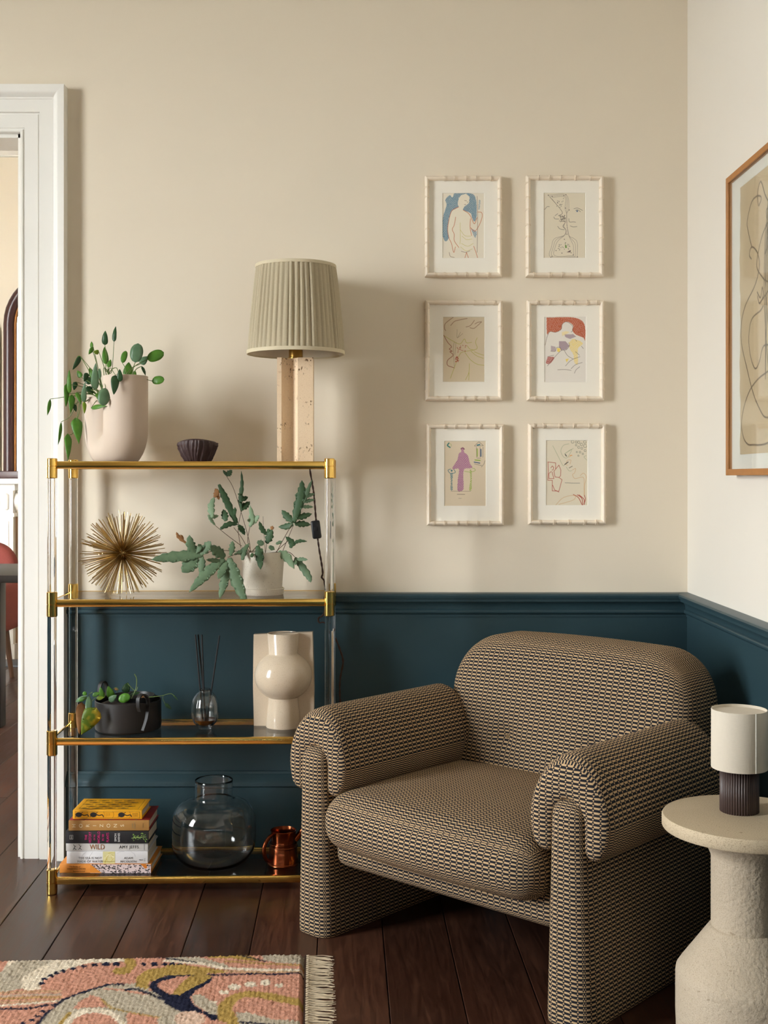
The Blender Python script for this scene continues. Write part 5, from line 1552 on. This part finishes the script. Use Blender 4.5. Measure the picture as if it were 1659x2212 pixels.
        for l in ([(460, 765), (600, 850), (740, 910), (820, 820), (860, 890), (950, 880)], [(570, 1520), (640, 1330), (730, 1110), (800, 1050), (1040, 1000), (1020, 880), (1050, 800)], [(830, 1060), (930, 1190), (1050, 1270), (1180, 1290)], [(940, 1040), (1040, 1120), (1160, 1165)], [(1000, 1050), (1100, 1090), (1170, 1110)], [(910, 1260), (900, 1420), (840, 1550)], [(905, 1420), (900, 1555)], [(870, 940), (920, 1000), (1000, 1020)]): c.line(z2c(l, *o), .0013, OLV)
        for l in ([(690, 650), (690, 800), (750, 700)], [(700, 800), (790, 725)], [(640, 870), (620, 1000), (640, 1310)], [(670, 880), (650, 1100)]): c.line(z2c(l, *o), .0010, (150, 130, 104))
        rs = random.Random(5)
        for _ in range(46):
            x, y = rs.choice([(rs.uniform(680, 860), rs.uniform(930, 1060)), (rs.uniform(660, 720), rs.uniform(1130, 1230))])
            c.dot(*z2c([(x, y)], *o)[0], .0014, .0012, (176, 74, 58))
    elif i == 3:    # rust wash above two pale silhouettes
        o = (437, 425)
        c.hatch(z2c([(480, 440), (900, 435), (1090, 480), (1170, 600), (1170, 850), (1140, 800), (1000, 740), (940, 660), (960, 590), (900, 530), (830, 515), (760, 560), (740, 650), (640, 700), (540, 690), (490, 740), (480, 560)], *o), .93, .0045, .5, RUST, .92)
        c.hatch(z2c([(500, 1140), (620, 1150), (540, 1260), (470, 1250)], *o), .9, .004, .6, (176, 70, 60), .85)
        c.poly(z2c([(700, 860), (820, 860), (890, 940), (830, 1010), (740, 1020), (700, 960)], *o), MAU, .75); c.poly(z2c([(560, 940), (640, 960), (640, 1040), (555, 1040)], *o), MAU, .6); c.poly(z2c([(800, 740), (960, 735), (1010, 780), (900, 820), (820, 790)], *o), MAU, .7)
        c.hatch(z2c([(880, 890), (960, 820), (1120, 880), (1110, 930), (1040, 1000), (1040, 1260), (980, 1240), (960, 1100), (900, 1000)], *o), .75, .004, 2.2, YEL, .85)
        c.poly(z2c([(665, 980), (730, 990), (710, 1060), (670, 1040)], *o), YEL); c.poly(z2c([(820, 1180), (880, 1170), (840, 1240)], *o), YEL); c.poly(z2c([(750, 700), (830, 680), (900, 700), (760, 770)], *o), YEL, .5)
        for l in ([(455, 930), (490, 780), (540, 690), (640, 702), (740, 650), (760, 560), (835, 515), (940, 580), (950, 660), (920, 700)], [(495, 1300), (620, 1150), (740, 1030), (830, 1015), (890, 940), (875, 890)], [(555, 1040), (635, 1040), (660, 975), (720, 975), (745, 1025)], [(800, 1030), (860, 1120), (960, 1180)], [(820, 1300), (920, 1200), (1080, 1135)], [(920, 1350), (1000, 1280), (1120, 1240)], [(980, 1430), (1010, 1370), (1075, 1315)], [(680, 1370), (800, 1365), (920, 1380)], [(1000, 1050), (1070, 1110)], [(500, 1135), (610, 1110)], [(1000, 835), (1020, 860)], [(1105, 950), (1140, 990)]): c.line(z2c(l, *o), .0012, (110, 92, 84))
    elif i == 4:    # mauve robed shape between blue and green columns
        o = (455, 458)
        c.hatch(z2c([(760, 590), (810, 590), (815, 660), (880, 720), (920, 860), (960, 940), (820, 960), (800, 1100), (805, 1250), (790, 1340), (700, 1350), (700, 1150), (720, 960), (600, 960), (690, 800), (720, 680), (760, 660)], *o), .84, .0045, .7, PUR, .9)
        c.line(z2c([(760, 600), (790, 585), (815, 605)], *o), .004, (140, 96, 110))
        c.hatch(z2c([(565, 1040), (610, 1040), (600, 1200), (610, 1330), (570, 1330), (575, 1200)], *o), .7, .004, .7, TEA, .9)
        c.line(z2c([(570, 960), (525, 985), (570, 1040), (640, 1030), (655, 1010), (630, 970)], *o), .0018, TEA); c.dot(*z2c([(590, 990)], *o)[0], .003, .003, TEA)
        c.hatch(z2c([(915, 980), (945, 980), (950, 1140), (945, 1330), (905, 1330), (925, 1150)], *o), .7, .004, .7, GRN, .9)
        c.line(z2c([(820, 1000), (920, 1015), (1010, 990), (1000, 955), (960, 945)], *o), .0014, GRN)
        c.line(z2c([(580, 1355), (930, 1357)], *o), .0009, (120, 96, 84)); c.line(z2c([(690, 1412), (825, 1413)], *o), .0016, (120, 104, 92)); c.line(z2c([(715, 1483), (765, 1484)], *o), .0010, (140, 124, 108))
        c.line(z2c([(540, 500), (515, 540), (560, 575)], *o), .004, (60, 128, 120)); c.line(z2c([(560, 505), (585, 530), (575, 565)], *o), .0010, GRN)
        for l in ([(1000, 545), (1080, 475), (1160, 545), (1000, 552)], [(1035, 570), (1040, 750)], [(1100, 570), (1100, 745)], [(1155, 570), (1150, 750)], [(1040, 765), (1110, 768)], [(1000, 870), (1130, 900)], [(1190, 810), (1170, 870), (1125, 925)]): c.line(z2c(l, *o), .0011, (92, 76, 66), curve=False)
        c.line(z2c([(1050, 600), (1050, 735)], *o), .0030, GRN); c.line(z2c([(1115, 610), (1115, 735)], *o), .0036, (76, 100, 130)); c.line(z2c([(1010, 800), (1100, 808)], *o), .0034, GRN); c.line(z2c([(995, 838), (1095, 855)], *o), .0032, (76, 100, 130)); c.line(z2c([(1050, 535), (1095, 525)], *o), .004, TEA)
    else:           # red line figure, green circles
        o = (465, 445)
        for l in ([(500, 835), (640, 850), (640, 960)], [(505, 840), (510, 1000), (500, 1160), (580, 1160), (580, 1350), (700, 1355), (755, 1150), (700, 1110), (630, 1100), (610, 1000), (700, 890), (735, 980), (730, 1080), (700, 1110)], [(560, 1005), (520, 1040), (520, 1130), (610, 1130), (575, 1010)], [(555, 940), (580, 905), (605, 930), (600, 970), (575, 980)], [(590, 1250), (620, 1330), (700, 1370)]): c.line(z2c(l, *o), .0017, RED, curve=False)
        for l in ([(960, 1415), (1050, 1470), (1120, 1605)], [(1030, 1420), (1110, 1480), (1130, 1600)], [(1060, 1420), (1150, 1500), (1155, 1590)], [(1160, 1430), (1175, 1500), (1150, 1590)]): c.line(z2c(l, *o), .0022, RED)
        for l in ([(640, 1605), (780, 1470), (980, 1430), (960, 1510), (700, 1590)], [(940, 980), (1000, 950), (980, 1030), (945, 1060), (990, 1130), (1140, 1110), (1150, 1300), (1150, 1430)], [(860, 890), (830, 880), (850, 810), (915, 800), (900, 870)], [(870, 750), (930, 715)], [(1080, 1080), (1140, 1035), (1190, 1100), (1165, 1250), (1165, 1420)]): c.line(z2c(l, *o), .0011, (206, 160, 96))
        for l in ([(590, 545), (700, 760), (770, 895), (800, 890)], [(880, 510), (780, 540), (735, 640), (780, 740), (850, 755), (930, 610), (800, 690)], [(800, 690), (960, 590)], [(1190, 720), (1150, 745), (1200, 800)], [(830, 920), (880, 990), (930, 990)]): c.line(z2c(l, *o), .0009, (140, 156, 110))
        for x, y, r in ((945, 475, 25), (1010, 480, 18), (1055, 483, 22), (1165, 478, 24), (1105, 522, 22), (1010, 535, 15), (1170, 550, 28), (1057, 572, 20), (1112, 590, 18), (1170, 632, 18), (1080, 660, 16), (1022, 657, 12), (1130, 690, 14), (1050, 722, 12)):
            c.line(z2c([(x + r * math.cos(t), y + r * 1.0 * math.sin(t)) for t in np.linspace(0, 5.6, 9)], *o), .0011, (84, 92, 70))
        c.line(z2c([(805, 880), (865, 835)], *o), .0026, BLK); c.line(z2c([(815, 700), (835, 730)], *o), .0028, BLK); c.line(z2c([(885, 940), (940, 910)], *o), .0020, (110, 104, 80)); c.line(z2c([(810, 1205), (940, 1212), (1075, 1212)], *o), .0014, (120, 116, 108)); c.line(z2c([(900, 720), (935, 716)], *o), .0022, (222, 150, 60))
    return c
ARTS = [('bamboo frame with drawing of a pale figure on blue crayon', 918, 1085, 379, 597), ('bamboo frame with a fine black line drawing of faces', 1137, 1305, 378, 597),
        ('bamboo frame with loose olive and brown line drawing', 919, 1086, 648, 865), ('bamboo frame with rust red and yellow crayon drawing', 1139, 1306, 648, 865),
        ('bamboo frame with mauve figure between blue and green columns', 922, 1089, 916, 1135), ('bamboo frame with red line figure and small green circles', 1142, 1310, 915, 1133)]
FW_, FD_ = .0138, .024
fprof = [(0, 0), (FW_, 0)] + [(FW_ / 2 + FW_ / 2 * math.cos(t), .012 + .012 * math.sin(t)) for t in np.linspace(0, PI, 9)]
rs = random.Random(11)
for i, (lab, x0, x1, y0, y1) in enumerate(ARTS):
    D = WALL_Y - FD_
    k = D / FPX
    w, h = (x1 - x0) * k, (y1 - y0) * k
    cx_, cz_ = ((x0 + x1) / 2 - CX) * k, EYE - ((y0 + y1) / 2 - HY) * k
    pf_ = thing('picture_frame', lab, 'picture', (cx_, WALL_Y - .001, cz_), 0, 'six small bamboo frames on the back wall')
    ow, oh = w / 2, h / 2
    # four mitred rails, each with its bamboo joints
    for side in range(4):
        Lh = (oh if side % 2 == 0 else ow)
        off = (ow if side % 2 == 0 else oh)
        def place(al, wv, d, side=side, off=off):
            a_ = off - wv
            return {0: (a_, -d, al), 1: (-al, -d, a_), 2: (-a_, -d, -al), 3: (al, -d, -a_)}[side]
        V1 = extrude_profile(fprof, lambda wv, d: place(-(Lh - wv), wv, d), lambda wv, d: place(Lh - wv, wv, d))
        parts = [V1]
        s_ = -Lh + rs.uniform(.02, .04)
        while s_ < Lh - .02:
            for e in (0, .0036):
                parts.append(extrude_profile([(FW_ / 2 + (wv - FW_ / 2) * 1.22, d * 1.08 + (.0008 if d > 0 else 0)) for wv, d in fprof], lambda wv, d: place(s_ + e - .0009, wv, d), lambda wv, d: place(s_ + e + .0009, wv, d)))
            s_ += rs.uniform(.030, .052)
        obj('frame_rail', join(parts), M['bamboo_frame'], pf_, sharp=35)
    # mat with a bevelled opening
    mw, mh = ow - FW_ + .003, oh - FW_ + .003
    pw, ph_ = .0675, .105
    dy = -.001
    ring = lambda a, b, y, o=0: [(-a, y, -b + o), (a, y, -b + o), (a, y, b + o), (-a, y, b + o)]
    V = ring(mw, mh, -.010) + ring(pw, ph_, -.010, .004) + ring(pw - .0012, ph_ - .0012, -.0086, .004)
    obj('mat', (np.array(V[:8]), [[a, (a + 1) % 4, 4 + (a + 1) % 4, 4 + a] for a in range(4)]), M['mat_board'], pf_, smooth=False)
    obj('mat_bevel', (np.array(V[4:]), [[a, (a + 1) % 4, 4 + (a + 1) % 4, 4 + a] for a in range(4)]), M['mat_bevel'], pf_, smooth=False)
    obj('backing_board', box(-mw, mw, -.006, -.001, -mh, mh), M['oak'], pf_, smooth=False)
    c = art(i)
    me = c.mesh('drawing', lambda x, y: np.stack((x - .0675, np.full_like(x, -.0082), .105 + .004 - y), 1))
    me.materials.append(M['print']); link('drawing', me, None, pf_)

# ================================================================== LARGE PICTURE ON THE RIGHT WALL
PXW = RX - .034                                    # front of the frame
def rw(px, py, X=RX - .022):
    D = X * FPX / (px - CX)
    return (D, EYE - (py - HY) * D / FPX)
D0 = PXW * FPX / (1567.5 - CX)
zb_, zt_ = EYE - (1027 - HY) * D0 / FPX, EYE + (HY - 386) * D0 / FPX
PWd = .62
big = thing('framed_drawing', 'tall oak framed drawing of a single looping brown line', 'picture', (RX - .001, D0 - PWd / 2, (zb_ + zt_) / 2))
hh, ww = (zt_ - zb_) / 2, PWd / 2
fw2 = .017
prof2 = [(0, 0), (fw2, 0), (fw2, .032), (fw2 - .001, .033), (.001, .033), (0, .032)]
for side in range(4):
    Lh = hh if side % 2 == 0 else ww
    off = ww if side % 2 == 0 else hh
    def place(al, wv, d, side=side, off=off):
        a_ = off - wv
        return {0: (-d, a_, al), 1: (-d, -al, a_), 2: (-d, -a_, -al), 3: (-d, al, -a_)}[side]
    obj('frame_rail', extrude_profile(prof2, lambda wv, d: place(-(Lh - wv), wv, d), lambda wv, d: place(Lh - wv, wv, d)), M['oak'], big, smooth=False)
iw, ih = ww - fw2, hh - fw2
obj('mount', box(-.020, -.004, -iw, iw, -ih, ih), M['paper_white'], big, smooth=False)
obj('backing_board', box(-.004, 0, -iw, iw, -ih, ih), M['oak'], big, smooth=False)
pz = [(1450 + x / 2.837, 280 + y / 2.837) for x, y in ((405, 380), (437, 1990))]
a0 = rw(*pz[0], RX - .0225); a1 = rw(*pz[1], RX - .0225)
ptop, pbot, pleft = a0[1] + .004, a1[1], (a0[0] + a1[0]) / 2
bc_ = np.array((RX - .001, D0 - PWd / 2, (zb_ + zt_) / 2))
pwid = 2 * (pleft - bc_[1])
cv = Canvas(pwid, ptop - pbot, .0022, (206, 184, 150))
def G(pts):
    o = []
    for x, y in pts:
        d, z = rw(1450 + x / 2.837, 280 + y / 2.837, RX - .0225)
        o.append((pleft - d, ptop - z))
    return o
INK = (62, 38, 32)
for l in ([(533, 465), (528, 390), (548, 318), (575, 400), (600, 450), (640, 520)], [(537, 465), (550, 430), (546, 408), (520, 410), (490, 450), (465, 560), (470, 620), (493, 720)],
          [(490, 792), (478, 770), (485, 730), (500, 720), (525, 750), (540, 810), (535, 870), (510, 960), (455, 1075), (430, 1180), (430, 1310), (460, 1450), (500, 1610), (540, 1710), (575, 1762), (620, 1740), (700, 1600)],
          [(640, 500), (590, 575), (560, 640), (535, 740), (523, 840), (555, 900), (580, 927), (610, 920), (660, 840)], [(526, 996), (546, 1030), (557, 966), (562, 1020), (540, 1065), (528, 1020)], [(540, 1065), (593, 990), (660, 900)],
          [(563, 1080), (545, 1110), (500, 1150), (480, 1210), (475, 1310), (490, 1410), (515, 1465), (540, 1420), (555, 1350), (575, 1320), (610, 1340), (680, 1500)],
          [(700, 1400), (593, 1480), (530, 1530), (480, 1600), (445, 1700), (430, 1800), (440, 1880), (465, 1925), (500, 1932), (593, 1918), (720, 1800)], [(593, 700), (575, 760), (585, 690), (590, 600), (582, 500), (600, 470)]):
    cv.line(G(l), .0042, INK)
rs = random.Random(4)
pts = [(pwid * .52, .15)]
for k in range(16):
    pts.append((pwid * rs.uniform(.45, .9), .08 + (ptop - pbot - .16) * ((k * .37) % 1)))
cv.line(pts, .0042, INK)
ex = lambda x, y: x + .0022 * np.sin(y * 90) * (x < .004) + .003 * np.sin(y * 23) * (x < .004)
me = cv.mesh('drawing', lambda x, y: np.stack((np.full_like(x, -.0212), pleft - ex(x, y) - bc_[1], ptop - y - bc_[2]), 1))
me.materials.append(M['print']); link('drawing', me, None, big)
obj('glazing', box(-.0285, -.0265, -iw, iw, -ih, ih), M['glass'], big, smooth=False)

# ------------------------------------------------------------------ turn the lettering into meshes
bpy.context.view_layer.update()
dg = bpy.context.evaluated_depsgraph_get()
for o in [o for o in SC.objects if o.type == 'FONT']:
    me = bpy.data.meshes.new_from_object(o.evaluated_get(dg))
    n_ = bpy.data.objects.new('lettering', me); COL.objects.link(n_)
    n_.parent = o.parent; n_.matrix_local = o.matrix_local.copy()
    bpy.data.objects.remove(o)
